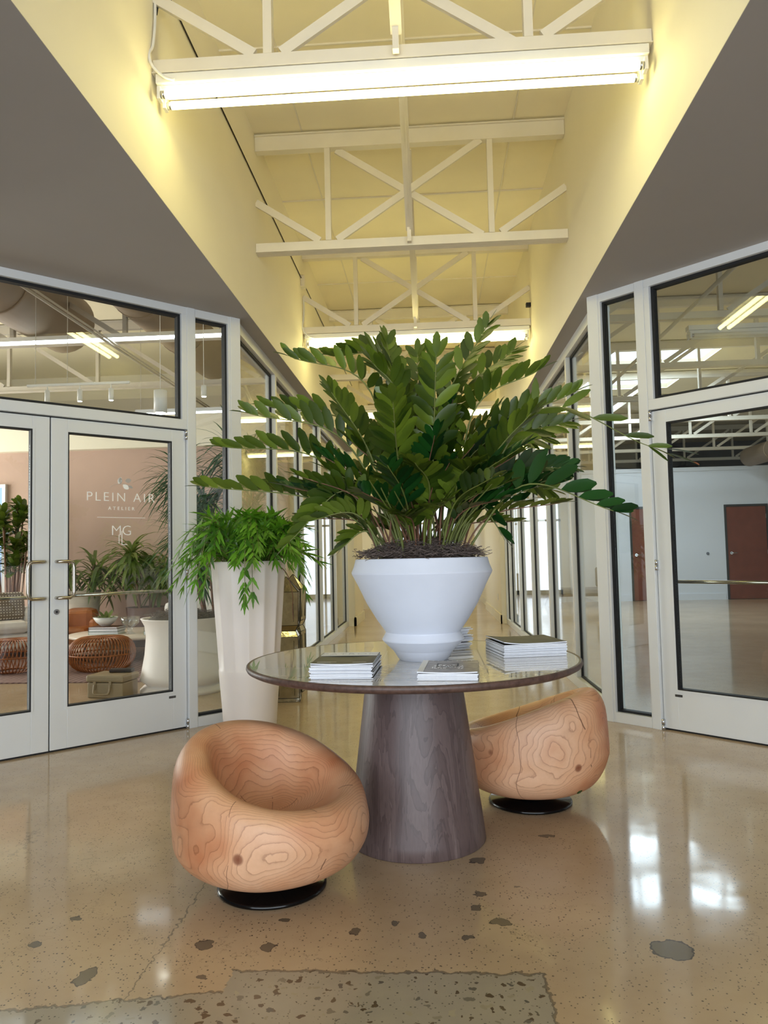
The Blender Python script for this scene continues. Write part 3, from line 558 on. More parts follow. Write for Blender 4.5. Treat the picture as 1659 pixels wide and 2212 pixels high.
# urn and plant
UC = (-.044, 3.215)
urn = thing('potted_plant', 'large glossy cycad in a faceted white urn standing on the round table', 'plant', (UC[0], UC[1], TZ))
prof = [(.0, 0), (.100, .0), (.106, .006), (.128, .04), (.158, .068), (.1725, .083), (.1735, .088), (.159, .113), (.158, .118), (.196, .172), (.235, .237), (.272, .315), (.297, .363), (.2985, .370), (.288, .395), (.2805, .424), (.278, .426), (.268, .425), (.262, .40), (.25, .37), (0, .365)]
prof = [(r, z*1.0) for r, z in prof]
u = MB(); u.lathe(prof, 96, 0, True)
o = u.build('urn', 'urn', urn)
o.modifiers.new('es', 'EDGE_SPLIT').split_angle = math.radians(14)
rnd = random.Random(5)
def moss_mound(parent, R, z, h, mat, n, seed, name='moss', twig='twig', rt=.0012):
    rr = random.Random(seed); b = MB(); vs = []; rings = 10; seg = 40
    for i in range(rings+1):
        for j in range(seg):
            a = 2*PI*j/seg; q = R*i/rings; p = Vector((q*math.cos(a), q*math.sin(a), 0)); hh = h*(1-(i/rings)**3) * (.5+.9*mn.noise(p*9+Vector((seed, 0, 0)))+.3); vs.append((p.x, p.y, z+max(0, hh)))
    b.add(vs, [(i*seg+j, (i+1)*seg+j, (i+1)*seg+(j+1) % seg, i*seg+(j+1) % seg) for i in range(rings) for j in range(seg)], 0, True)
    for k in range(n):
        a = rr.uniform(0, 2*PI); q = R*math.sqrt(rr.random())*.98; x, y = q*math.cos(a), q*math.sin(a); hz = z+h*.35+rr.uniform(0, h*.8)*(1-(q/R)**2)+rr.uniform(0, h*.25)
        d = rr.uniform(0, 2*PI); l = rr.uniform(.02, .06); pts = [(x, y, hz)]; 
        for s in range(4):
            d += rr.uniform(-1.3, 1.3); x += math.cos(d)*l/3; y += math.sin(d)*l/3; hz += rr.uniform(-.008, .009); pts.append((x, y, hz))
        b.tube(pts, rt, 3, 1, False)
    return tag(b.build(name, [mat, twig], parent), None, None, None, None)
moss_mound(urn, .262, .40, .085, 'moss', 1900, 3)
def leaf_strip(mb, base, d, up, L, w, mi=0, shape='oblong', droop=.15, rows=5, fold=.15):
    """one leaf: two columns of quads folded on the midrib, curving"""
    d = d.normalized(); sd = d.cross(up)
    if sd.length < 1e-3: sd = d.orthogonal()
    sd.normalize(); n = sd.cross(d).normalized(); vs = []; p = Vector(base); dd = d.copy()
    for i in range(rows+1):
        t = i/rows
        if shape == 'oblong': hw = w*.5*(min(1, (t*3.2)**.8+.12) if t < .3 else (1.04 - max(0, t-.6)**2*2.4 if t < .9 else .80 if t < 1 else .22))
        elif shape == 'narrow': hw = w*.5*(math.sin(PI*min(1, t*.92+.08))**.6 if t < 1 else .03)
        else: hw = w*.5*(1-t**2.2 if t < 1 else .02)*(1+.18*math.sin(t*19))
        nn = sd.cross(dd).normalized()
        vs += [p - sd*hw + nn*fold*hw, p.copy(), p + sd*hw + nn*fold*hw]
        dd = (dd - Vector((0, 0, droop/rows))).normalized(); p = p + dd*(L/rows)
    fs = []
    for i in range(rows): fs += [(i*3, i*3+1, i*3+4, i*3+3), (i*3+1, i*3+2, i*3+5, i*3+4)]
    mb.add(vs, fs, mi, True)
def frond(root, base, mid, tip, n=11, L=.14, w=.042, t0=.4, name='frond', mats=('leaf', 'stem'), rs=.005, seed=0, roll=0, shape='oblong', ang=55, droop=.15, bend=0., fold=.15, tipleaf=True, vee=.45, parent_is=True):
    rr = random.Random(seed); b = MB(); P = spline([base, mid, tip], 10); k = len(P)-1
    b.tube(P, [rs*(1-.75*i/k)+.0006 for i in range(k+1)], 5, 1, False)
    for i in range(n):
        t = t0 + (1-t0)*(i+.5*rr.random()*.3)/max(1, n-1) if n > 1 else 1
        t = min(t, .985); f = t*k; a = int(f); q = f-a; p = P[a].lerp(P[min(a+1, k)], q); tg = (P[min(a+1, k)]-P[max(a-1, 0)]).normalized()
        up = Vector((0, 0, 1)); sd = tg.cross(up)
        if sd.length < .15: sd = tg.cross(Vector((math.cos(roll*3+1), math.sin(roll*3+1), 0)))
        sd.normalize(); nu = sd.cross(tg).normalized(); ro = Matrix.Rotation(roll, 3, tg); sd = ro @ sd; nu = ro @ nu
        s = .62+.38*math.sin(PI*min(1, (t-t0)/(1-t0)*.75+.22)); A = math.radians(ang*(1-.45*(t-t0)/(1-t0))+rr.uniform(-6, 6))
        for sg in (-1, 1):
            if rr.random() < .04: continue
            d = tg*math.cos(A) + (sd*sg*math.cos(vee)+nu*math.sin(vee))*math.sin(A); d += Vector((rr.uniform(-.08, .08), rr.uniform(-.08, .08), rr.uniform(-.08, .08)))
            nl = (nu*math.cos(vee)-sd*sg*math.sin(vee))
            leaf_strip(b, p, d, nl, L*s*rr.uniform(.9, 1.08), w*s*rr.uniform(.9, 1.1), 0, shape, droop, fold=fold)
    if tipleaf: leaf_strip(b, P[-1], (P[-1]-P[-2]), Vector((0, 0, 1)), L*.7, w*.7, 0, shape, droop, fold=fold)
    return b.build(name, list(mats), root)
FR = [((-0.46, 3.22, 1.42),(-1.0, 3.1, 1.5)), ((-0.41, 3.32, 1.43),(-0.83, 3.35, 1.51)), ((-0.46, 3.25, 1.6),(-0.96, 3.25, 1.69)), ((-0.36, 3.2, 1.68),(-0.81, 3.15, 1.82)), ((-0.32, 3.35, 1.75),(-0.78, 3.4, 1.9)), ((-0.25, 3.3, 1.91),(-0.66, 3.35, 2.12)), ((-0.17, 3.4, 2.03),(-0.48, 3.5, 2.15)), ((-0.13, 3.25, 1.79),(-0.18, 3.3, 2.17)), ((-0.12, 3.15, 1.81),(-0.24, 3.1, 2.02)), ((-0.24, 3.08, 1.6),(-0.4, 2.95, 1.87)), ((-0.12, 3.0, 1.54),(-0.13, 2.75, 1.78)), ((0.02, 3.05, 1.65),(0.04, 2.9, 2.0)), ((0.06, 3.23, 1.78),(0.29, 3.25, 2.22)), ((0.12, 3.3, 1.83),(0.42, 3.4, 2.13)), ((0.19, 3.2, 1.78),(0.51, 3.2, 1.98)), ((0.46, 3.2, 1.78),(0.97, 3.15, 1.59)), ((0.27, 3.25, 1.68),(0.67, 3.25, 1.89)), ((0.38, 3.12, 1.46),(0.77, 3.05, 1.33)), ((0.3, 3.23, 1.51),(0.62, 3.25, 1.55)), ((0.27, 3.3, 1.64),(0.64, 3.35, 1.77)), ((0.24, 3.4, 1.64),(0.58, 3.5, 1.72)), ((-0.31, 3.15, 1.36),(-0.54, 3.1, 1.33)), ((-0.27, 3.2, 1.29),(-0.4, 3.2, 1.21)), ((0.0, 3.0, 1.44),(-0.06, 2.78, 1.54)), ((0.11, 3.0, 1.46),(0.16, 2.85, 1.53)), ((0.18, 3.2, 1.41),(0.32, 3.2, 1.24)), ((-0.05, 3.35, 1.68),(-0.04, 3.45, 2.16)), ((-0.35, 3.15, 1.46),(-0.61, 3.08, 1.23)), ((-0.05, 3.25, 1.79),(0.13, 3.3, 2.08)), ((0.25, 3.1, 1.56),(0.43, 3.0, 1.76)), ((0.27, 3.3, 1.5),(0.56, 3.4, 1.46))]
for i, (m_, tp) in enumerate(FR):
    off = Vector((UC[0], UC[1], TZ)); a = math.atan2(tp[1]-UC[1], tp[0]-UC[0]); q = .05+.12*((i*37) % 10)/10
    bs = Vector((math.cos(a)*q, math.sin(a)*q, .40)); m_ = Vector(m_)-off; tp = Vector(tp)-off
    L_, n_, w_ = .122, 13, .040
    mats = ('leaf', 'stem')
    tp = m_ + (tp-m_)*.9
    if i in (17, 18, 25): mats = ('leafd', 'stem')
    if i == 15: L_, n_, w_ = .15, 6, .032
    if i == 17: L_, n_, w_ = .15, 8, .048
    if i in (10, 11): L_, w_ = .13, .044
    if i in (21, 22, 25): L_, w_ = .10, .034
    frond(urn, bs, m_, tp, n_, L_, w_, .36, mats=mats, seed=i+1, roll=(1.0 if i in (12, 13, 15, 18, 19, 20, 30) else 0)+rnd.uniform(-.25, .25), vee=.95 if i < 7 or i in (14, 16, 17, 21, 27) else .35)
b = MB(); leaf_strip(b, (.97+.044, 3.15-3.215, 1.60-TZ), Vector((1, 0, -.12)), Vector((0, 0, 1)), .14, .03); leaf_strip(b, (.97+.044, 3.15-3.215, 1.585-TZ), Vector((1, 0, -.32)), Vector((0, 0, 1)), .13, .03); leaf_strip(b, (1.125, 3.15-3.215, 1.543-TZ), Vector((1, 0, -.5)), Vector((0, 0, 1)), .03, .02, 1); b.build('leaflet', ['leafd', 'tip'], urn)
for i in range(56):
    a = rnd.uniform(0, 2*PI); el = rnd.uniform(.35, 1.35); l = rnd.uniform(.36, .72)
    h = Vector((math.cos(a), math.sin(a)*.8, 0)); tp = h*(l*math.cos(el)*1.0) + Vector((0, 0, .40+l*math.sin(el)*1.05)); m_ = tp*.55 + Vector((0, 0, .24)) - h*.03
    frond(urn, h*rnd.uniform(.03, .17)+Vector((0, 0, .39)), m_, tp, 9, rnd.uniform(.10, .13), rnd.uniform(.028, .036), .45, mats=(rnd.choice(('leaf', 'leaf', 'leafd')), rnd.choice(('stem', 'stemr'))), seed=100+i, roll=rnd.uniform(-.5, .5), rs=.0045)
b = MB()
for i in range(46):
    a = rnd.uniform(0, 2*PI); q = rnd.uniform(0, .2); h = Vector((math.cos(a), math.sin(a), 0)); b.tube(spline([h*q+Vector((0, 0, .40)), h*(q+.05)+Vector((0, 0, .55)), h*(q+rnd.uniform(.08, .3))+Vector((0, 0, rnd.uniform(.62, .8)))], 5), [.0055, .005, .005, .0045, .0045, .004, .004, .0035, .003, .003, .002], 5, rnd.choice((0, 0, 1)), False)
b.build('stems', ['stem', 'stemr'], urn)
# ---------------------------------------------------------------- magazines
def magazine(w, l, th, spine=False, sag=0., lift=None):
    b = MB(); nx = 8; vs = []
    def zc(t): return -sag*math.sin(PI*t) + (lift*(max(0, 1-t*3.5)**2) if lift else 0)
    for y in (0, l):
        for z in (0, th):
            for i in range(nx+1): t = i/nx; vs.append((w*t, y, z+zc(t)))
    n = nx+1; fs = []; mi = []
    for i in range(nx):
        for f, m_ in (((i, i+1, n+i+1, n+i), 0), ((2*n+i+1, 2*n+i, 3*n+i, 3*n+i+1), 0), ((n+i, n+i+1, 3*n+i+1, 3*n+i), 1), ((i+1, i, 2*n+i, 2*n+i+1), 1)): fs.append(f); mi.append(m_)
    fs += [(0, n, 3*n, 2*n), (nx, 2*n+nx, 3*n+nx, n+nx)]; mi += [0, 0]
    for f, m_ in zip(fs, mi): b.add([vs[k] for k in f], [(0, 1, 2, 3)], m_)
    return b
def stack(org, rz, n, w, l, th, cover, where, group, jit=.004, tw=.015, seed=1, titles=None, lift=0, sag=.003):
    rr = random.Random(seed); ordn = ['bottom', 'second', 'third', 'fourth', 'fifth', 'sixth', 'seventh', 'eighth', 'ninth', 'tenth', 'eleventh', 'twelfth', 'thirteenth', 'fourteenth', 'fifteenth', 'sixteenth', 'seventeenth', 'eighteenth', 'nineteenth', 'twentieth', 'twenty-first', 'twenty-second']
    proto = magazine(w, l, th*.86, sag=0).build('magazine', ['paper', cover])
    top = None
    for i in range(n):
        if i == n-1:
            o = empty('magazine'); body = magazine(w, l, th*.86, sag=sag, lift=lift).build('magazine_body', ['paper', cover], o); top = o
            pz = TZ+.0008+i*th+sag*.9
        else:
            o = proto if i == 0 else proto.copy(); pz = TZ+.0008+i*th
            if i: C.objects.link(o)
        o.location = (org[0]+rr.uniform(-jit, jit), org[1]+rr.uniform(-jit, jit), pz); o.rotation_euler = (0, 0, rz+rr.uniform(-tw, tw))
        pos = 'topmost, cover showing' if i == n-1 else 'lowest, flat on the table' if i == 0 else '%s from the table' % ordn[i]
        tag(o, 'white edged magazine in the stack %s, %s' % (where, pos), 'magazine', group)
    return top
top = stack((-.448, 2.705), -.03, 14, .226, .30, .0039, 'cover', 'left of the urn', 'magazines left of the urn', seed=2)
b = MB(); b.box(.004, .20, .0037, .222, .298, .0042); 
MBz = b.build('cover_header', 'coverw', top); text('title', 'PATRON', .052, 'ink', top, (.113, .232, .0043), (0, 0, 0), .0001, -.002, 1.12)
b = MB(); 
for i, (x, y, w) in enumerate(((.02, .03, .07), (.02, .022, .05), (.15, .02, .05))): b.box(x, y, .0037, x+w, y+.003, .00385)
b.build('cover_text', 'coverw', top)
top = stack((-.06, 2.655), -.07, 6, .21, .29, .0048, 'cover2', 'in front of the urn', 'magazines in front of the urn', seed=3, jit=.002, tw=.004)
b = MB(); b.box(.0, .0, .0045, .022, .288, .0049); b.build('cover_header', 'coverw', top)
b = MB()
for (x0, y0, x1, y1) in ((.06, .19, .14, .196), (.06, .12, .14, .126), (.06, .12, .066, .196), (.134, .12, .14, .196)): b.box(x0, y0, .0045, x1, y1, .005)
rq = random.Random(8)
for i in range(60): x = .045+rq.random()*.11; y = .07+rq.random()*.09; b.box(x, y, .0045, x+.004, y+.002, .0052, 1)
for i in range(9): b.box(.04+i*.018, .262, .0045, .043+i*.018, .266, .005, 1)
b.build('cover_art', ['cover', 'coverw'], top)
top = stack((.292, 3.205), .20, 13, .275, .285, .0044, 'cover', 'at the right edge', 'magazines at the right table edge', seed=4, jit=.003, tw=.006, lift=.006)
b = MB(); b.box(.002, .0, .010, .045, .283, .0106); 
stack((-.02, 3.51), .42, 22, .21, .27, .0042, 'coverg', 'behind the urn', 'magazines behind the urn', seed=5, jit=.012, tw=.10)
# ---------------------------------------------------------------- carved wooden swivel chairs
def pebble_chair(name, label, loc, face, mat, seed, plate=None):
    t = thing(name, label, 'chair', loc, 0, 'carved wooden swivel chairs')
    MB().lathe([(.0, 0), (.190, 0), (.196, .004), (.196, .012), (.188, .018), (.07, .022), (.06, .03), (.06, .075), (0, .075)], 72).build('swivel_base', 'black', t)
    rows = None; vs = []; NA = 96
    for j in range(NA):
        a = 2*PI*j/NA; c = .5-.5*math.cos(a-face); c2 = c**1.1
        R = .355+.012*math.cos(2*(a-face)); h = .342+.203*c2
        bx = .03*c
        pts = [(0, .062), (.12, .064), (.22, .076), (.298, .112), (.342, .168), (R, .232), (R-.006+bx*.4, .282), (R-.022-.012*c+bx, .282+(h-.282)*.66), (R-.052-.02*c+bx, .282+(h-.282)*.95), (R-.085-.03*c+bx, h), (R-.118-.035*c+bx*.7, h-.016-.012*c), (.195-.01*c, .285+(h-.30)*.42), (.15, .283+.02*c), (.10, .268), (.05, .262), (0, .260)]
        S_ = spline([(p[0], 0, p[1]) for p in pts], 4)
        rows = len(S_)
        for p in S_:
            wob = 1+.012*mn.noise(Vector((math.cos(a)*1.6+seed, math.sin(a)*1.6, p.z*4)))
            r = max(0, p.x)*wob; vs.append((r*math.cos(a), r*math.sin(a), p.z))
    b = MB(); fs = [(j*rows+i, ((j+1) % NA)*rows+i, ((j+1) % NA)*rows+i+1, j*rows+i+1) for j in range(NA) for i in range(rows-1)]
    b.add(vs, fs, 0, True); o = b.build('carved_seat', mat, t)
    if plate:
        a, z, rr = plate; m_ = Matrix.Translation((rr*math.cos(a), rr*math.sin(a), z)) @ Matrix.Rotation(a, 4, 'Z') @ Matrix.Rotation(.75, 4, 'Y')
        MB().box(-.002, -.009, -.009, .002, .009, .009, 0, m_).build('maker_plate', 'leafd', t)
    return t
pebble_chair('swivel_chair', 'carved pale wood tub chair on a black disc, in front of the table', (-.605, 2.765, 0), math.radians(-40), 'wood1', 1)
pebble_chair('swivel_chair', 'carved pale wood tub chair on a black disc, right behind the table', (.44, 3.70, 0), math.radians(155), 'wood2', 7, (math.radians(-52), .118, .308))
# ---------------------------------------------------------------- tall fluted planter with fern
pl = thing('potted_fern', 'bright green fern in a tall fluted white planter beside the left storefront', 'plant', (-1.205, 4.9, 0))
def flute(a, z):
    if z < .475 or z > 1.16: return 1
    k = min(1, (z-.475)/.02); f = (a*14/(2*PI)) % 1; return 1-.055*k*math.sin(PI*f)*1.0
MB().lathe([(0, 0), (.160, 0), (.163, .01), (.180, .25), (.196, .44), (.1975, .470), (.198, .48), (.1985, .496), (.207, .62), (.226, .88), (.240, 1.08), (.246, 1.15), (.246, 1.17), (.22, 1.17), (.21, 1.10), (0, 1.10)], 224, mod=flute).build('planter', 'planter', pl)
moss_mound(pl, .21, 1.10, .05, 'soil', 60, 9, 'soil')
rf = random.Random(12)
for i in range(104):
    a = rf.uniform(0, 2*PI); h = Vector((math.cos(a), math.sin(a), 0)); l = rf.uniform(.14, .44); up = rf.uniform(.08, .32); dr = rf.uniform(-.22, .12) if l > .28 else rf.uniform(.02, .24)
    bs = h*rf.uniform(.02, .17)+Vector((0, 0, 1.12)); mid = h*(.12+l*.5)+Vector((0, 0, 1.14+up)); tip = h*(.1+l)+Vector((0, 0, 1.14+dr))
    if i % 3 == 0: tip = h*(.08+l*.8)+Vector((0, 0, 1.22+rf.uniform(.05, .2)))
    frond(pl, bs, mid, tip, rf.choice((8, 9, 10)), rf.uniform(.10, .145), .026, .24, mats=('fern', 'stem'), seed=500+i, shape='wavy', ang=54, droop=.12, rs=.004, roll=rf.uniform(-.5, .5), vee=.1)
b = MB(); b.tube(spline([(.2, -.05, 1.15), (.26, -.02, 1.08), (.29, .0, .95), (.285, .02, .86), (.29, .02, .78)], 5), .003, 5, 0); b.build('hanging_tendril', 'stemr', pl)
# ---------------------------------------------------------------- mirrored obelisks
def obelisk(label, loc, rz, w, hs, hp):
    t = thing('mirrored_obelisk', label, 'floor ornament', loc, rz, 'mirrored obelisks in the hall'); h = w/2
    b = MB(); k = .6; z1 = hs*.62; z2 = hs*.66
    lev = [(h, .0), (h*.97, .03), (h*.94, z1-.03), (h*.72, (z1+z2)/2), (h*.94, z2+.03), (h, hs), (0.002, hp)]
    vs = []; 
    for q, z in lev: vs += [(-q, -q, z), (q, -q, z), (q, q, z), (-q, q, z)]
    fs = [(3, 2, 1, 0)] + [(i*4+j, i*4+(j+1) % 4, (i+1)*4+(j+1) % 4, (i+1)*4+j) for i in range(len(lev)-1) for j in range(4)]
    b.add(vs, fs); b.build('mirror_panel', 'mirror', t)
    c = MB()
    for i, (q, z) in enumerate(lev[:-1]):
        P = [(-q, -q, z), (q, -q, z), (q, q, z), (-q, q, z)]; q2, z2_ = lev[i+1]; Q = [(-q2, -q2, z2_), (q2, -q2, z2_), (q2, q2, z2_), (-q2, q2, z2_)]
        for j in range(4): c.tube([P[j], P[(j+1) % 4]], .0032, 4); c.tube([P[j], Q[j]], .0034, 4)
    for s in (-1, 1):       # inner bevel lines on each face
        for (za, zb) in ((.05, z1-.06), (z2+.06, hs-.04)):
            for e in (-.6, .6): c.tube([(h*e, s*h*.975, za), (h*e, s*h*.96, zb)], .0022, 4); c.tube([(s*h*.975, h*e, za), (s*h*.96, h*e, zb)], .0022, 4)
    c.build('lead_edging', 'lead', t)
    return t
obelisk('mirror-panelled obelisk, front one of the pair behind the fluted planter', (-1.235, 6.33, 0), .12, .215, .905, 1.03)
obelisk('mirror-panelled obelisk, rear one of the pair behind the fluted planter', (-1.26, 6.78, 0), -.08, .19, .91, 1.04)
# ---------------------------------------------------------------- left showroom
b = MB(); b.box(-10, 11, 0, -2.1, 11.15, 2.88); struct('wall_left_room_back', b, 'mauve', 'mauve plaster back wall of the left showroom', cat='wall')
b = MB(); b.box(-10, 10.86, 2.88, -2.1, 11.15, 3.36); struct('trim_2', b, 'cream', 'deep cream band above the mauve showroom wall', cat='trim')
b = MB(); b.box(-10, 13.2, 0, -1.6, 13.35, DZ); struct('wall_left_room_far', b, 'cream', 'cream wall behind the left showroom', cat='wall')
b = MB(); b.box(-10.1, .8, 0, -9.95, 6.0, DZ); b.box(-10.1, 10.8, 0, -9.95, 13.3, DZ); b.box(-10.1, 6, 2.9, -9.95, 10.8, DZ); b.box(-10.1, 6, 0, -9.95, 10.8, .5); struct('wall_left_room_side', b, 'cream', 'outer side wall of the left showroom', cat='wall')
r = sroot('window_12', 'window with blue daylight behind the white sofa, at the left photo edge', 'window', (-7.4, 10.98, 0))
q = MB(); frame_rect(q, 0, .55, 1.0, 2.4, .05, .04); q.build('window_frame', 'white', r); MB().box(.05, -.01, .6, .95, 0, 2.35).build('glass_pane', EM('blue_window_view', (.42, .58, .95), 1.1), r)
c = MB(); prof_ = []
for i in range(41): x = i*.012; prof_.append((x, .03*math.sin(i*1.1)))
c.add([(x, y, 0.05) for x, y in prof_]+[(x, y, 1.75) for x, y in prof_], [(i, i+1, 42+i, 41+i) for i in range(40)], 0, True)
o = c.build('curtain', 'curtain'); o.location = (-7.0, 10.85, 0); m_ = o.modifiers.new('s', 'SOLIDIFY'); m_.thickness = .004; tag(o, 'sea green curtain hanging beside the blue showroom window', 'curtain')
tag(MB().box(-7.6, 7.32, .001, -2.75, 10.3, .012).build('floor_rug', 'rug'), 'mauve striped rug under the rattan ottomans', 'rug')
def ottoman(label, loc, R, H):
    t = thing('rattan_ottoman', label, 'ottoman', loc, 0, 'rattan ottomans'); n = 56; b = MB()
    for j in range(n):
        a = 2*PI*j/n; pts = []
        for i in range(13):
            f = -PI/2+PI*i/12; q = R*(.45+.55*math.cos(f)**.8 if math.cos(f) > 0 else .45); z = H/2+H/2*math.sin(f); aa = a+.12*math.sin(f); pts.append((q*math.cos(aa), q*math.sin(aa), z))
        b.tube(pts, .0065, 5, 0, False)
    b.build('rattan_rib', 'rattan', t)
    for (z, q) in ((.008, .47*R), (H/2, R), (H-.006, .47*R)):
        b = MB(); b.tube([(q*math.cos(2*PI*i/40), q*math.sin(2*PI*i/40), z) for i in range(41)], .009, 6); b.build('rattan_hoop', 'rattan', t)
    b = MB()
    for i in range(9): q = .47*R*(i+.5)/9; b.tube([(q*math.cos(2*PI*k/32), q*math.sin(2*PI*k/32), H-.004) for k in range(33)], .009, 5)
    b.build('woven_top', 'rattan', t)
ottoman('brown rattan ottoman seen through the right leaf of the left doors', (-3.64, 8.13, .012), .35, .36)
ottoman('brown rattan ottoman seen through the left leaf, cut by the door stile', (-4.62, 8.10, .012), .36, .35)
t = thing('coffee_table', 'round two tier coffee table behind the rattan ottoman', 'table', (-3.75, 9.22, .012), 0)
MB().lathe([(0, .262), (.70, .262), (.74, .275), (.745, .288), (.74, .30), (0, .30)], 72).build('table_top', 'tableb', t)
MB().lathe([(0, .10), (.55, .10), (.57, .115), (.55, .13), (0, .13)], 48, cx=-.55, cy=-.1).build('lower_shelf', 'tableb', t)
for (x, y) in ((-.4, -.4), (.4, -.4), (-.4, .4), (.4, .4)): MB().tube([(x, y, 0), (x, y, .265)], .02, 8).build('leg', 'dark', t)
def book(name, loc, rz, w, l, h, mat, label, grp):
    t = thing(name, label, 'book', loc, rz, grp); MB().box(0, 0, 0, w, l, .003).box(0, 0, h-.003, w, l, h).box(0, 0, .003, .004, l, h-.003).build('cover', mat, t); MB().box(.004, .004, .003, w-.005, l-.004, h-.003).build('pages', 'paper', t)
zz = .312
for i, (mt, h, lb) in enumerate((('bk1', .045, 'lime green'), ('bk2', .04, 'dark brown'), ('bk1', .04, 'olive'), ('paper', .03, 'white'))):
    book('coffee_table_book', (-3.45+.01*i, 8.83, zz), .05*i, .34, .26, h, mt, '%s book in the right stack on the coffee table, %s' % (lb, ('lowest', 'second up', 'third up', 'topmost')[i]), 'books on the coffee table'); zz += h+.001
zz = .312
for i, (mt, h, lb) in enumerate((('bk3', .035, 'mint'), ('bk4', .035, 'navy'), ('bk2', .02, 'brown'))):
    book('coffee_table_book', (-4.18, 8.95, zz), .08-.05*i, .36, .27, h, mt, '%s book in the left stack on the coffee table, %s' % (lb, ('lowest', 'middle', 'topmost')[i]), 'books on the coffee table'); zz += h+.001
t = thing('bowl', 'white bowl of pale leaves on the left book stack', 'bowl', (-4.02, 9.08, zz), 0)
MB().lathe([(0, 0), (.05, 0), (.11, .05), (.15, .11), (.143, .11), (.10, .055), (0, .02)], 32).build('bowl_body', 'white', t)
b = MB(); rb = random.Random(4)
for i in range(14): a = rb.uniform(0, 6.28); leaf_strip(b, (0, 0, .06), Vector((math.cos(a), math.sin(a), rb.uniform(.3, 1.2))), Vector((0, 0, 1)), .2, .05, 0, 'narrow')
b.build('leaves', 'palmy', t)
o = MB().lathe([(0, 0), (.07, 0), (.03, .03), (.03, .07), (.10, .13), (.12, .21), (.115, .21), (.09, .135), (0, .10)], 32).build('glass_compote', 'clearg'); o.location = (-3.68, 9.0, .3125); tag(o, 'clear footed glass bowl between the two book stacks', 'glass bowl')
def sofa(label, loc, rz, w, d, mat, leather=False):
    t = thing('sofa', label, 'sofa', loc, rz)
    MB().box(-w/2, -d/2, .08, w/2, d/2, .30).build('base', mat, t, .05); MB().box(-w/2+.02, -d/2-.02, .30, w/2-.02, d/2-.2, .46).build('seat_cushion', mat, t, .07)
    MB().box(-w/2, d/2-.26, .25, w/2, d/2+.02, .80).build('backrest', mat, t, .1); MB().box(-w/2-.14, -d/2, .08, -w/2, d/2, .62).build('armrest', mat, t, .07); MB().box(w/2, -d/2, .08, w/2+.14, d/2, .62).build('armrest', mat, t, .07)
    for x in (-w/2+.1, w/2-.1):
        for y in (-d/2+.1, d/2-.1): MB().box(x-.03, y-.03, 0, x+.03, y+.03, .085).build('foot', 'dark', t)
    return t
sofa('white sofa with dotted cushions at the left photo edge', (-5.85, 9.15, .012), .85, 1.3, .85, 'linen')
sofa('low white sofa behind the coffee table', (-2.75, 10.35, .012), -.03, 1.5, .7, 'linen')
sofa('tan leather armchair left of the low white sofa', (-4.80, 9.98, .012), .1, .42, .5, 'leather').scale = (1, 1, .7)
for i, (x, y, z, rx) in enumerate(((-5.82, 9.05, .49, -.2), (-5.50, 9.42, .49, -.2))):
    o = MB().box(-.24, -.06, -.16, .24, .06, .20).build('throw_pillow', 'pillow', None, .05); o.location = (x, y, z+.14); o.rotation_euler = (rx, 0, .85); tag(o, 'dotted brown and white pillow on the white sofa, %s one' % ('front', 'rear')[i], 'pillow', 'dotted pillows')
t = thing('moss_planter', 'waisted white planter topped with dark moss just inside the left doors', 'planter', (-2.3, 6.86, 0))
MB().lathe([(0, 0), (.385, 0), (.385, .03), (.36, .055), (.33, .07), (.345, .085), (.39, .12), (.375, .17), (.345, .34), (.332, .50), (.345, .60), (.375, .655), (.382, .665), (.35, .665), (.34, .64), (0, .64)], 72).build('planter', 'planter', t)
moss_mound(t, .33, .645, .09, 'soil', 500, 21, 'moss', rt=.002)
t = thing('hard_case', 'beige hard case with a drop handle beside the white moss planter', 'case', (-2.83, 6.60, 0), -.15)
MB().box(-.2, -.13, 0, .145, .13, .135).build('case_body', 'case', t, .012); MB().box(-.21, -.14, .138, .155, .14, .20).build('lid', 'case', t, .018)
b = MB(); b.tube(spline([(-.12, -.14, .12), (-.12, -.155, .06), (-.10, -.16, .04), (0, -.16, .04), (.03, -.155, .06), (.03, -.14, .12)], 4), .009, 8); b.build('handle', 'case', t)
for x in (-.12, .03): MB().box(x-.012, -.142, .09, x+.012, -.13, .15).build('latch', 'case', t, .003)
o = MB().box(-.1, -.05, 0, .1, .05, .03).build('remote_control', 'gasket', None, .01); o.location = (-2.80, 6.66, .201); tag(o, 'small black device lying on the beige case', 'device')
# showroom plants
def palm_plant(name, label, loc, potmat, pot, stems, nleaf, L, w, mat, seed, spread=.35, heads=(1.0,), shape='narrow', droop=1.3):
    t = thing(name, label, 'plant', loc, 0); rr = random.Random(seed)
    MB().lathe([(0, 0), (pot[0]*.75, 0), (pot[0], pot[1]), (pot[0]*.9, pot[1]), (0, pot[1]*.92)], 40).build('pot', potmat, t)
    for hgt in heads:
        for s in range(stems):
            a = rr.uniform(0, 6.28); x, y = math.cos(a)*spread*.3, math.sin(a)*spread*.3; tx, ty = math.cos(a)*spread*rr.uniform(.5, 1), math.sin(a)*spread*rr.uniform(.5, 1); z = hgt*rr.uniform(.92, 1.08)
            b = MB(); b.tube(spline([(x, y, pot[1]*.9), ((x+tx)/2, (y+ty)/2, (z+pot[1])/2), (tx, ty, z)], 5), .012, 6, 1, False)
            for k in range(nleaf):
                q = rr.uniform(0, 6.28); e = rr.uniform(-.2, 1.25); leaf_strip(b, (tx, ty, z-rr.uniform(0, .22)), Vector((math.cos(q)*math.cos(e), math.sin(q)*math.cos(e), math.sin(e))), Vector((0, 0, 1)), L*rr.uniform(.7, 1.1), w, 0, shape, droop, 7)
            b.build('foliage', [mat, 'stemr'], t)
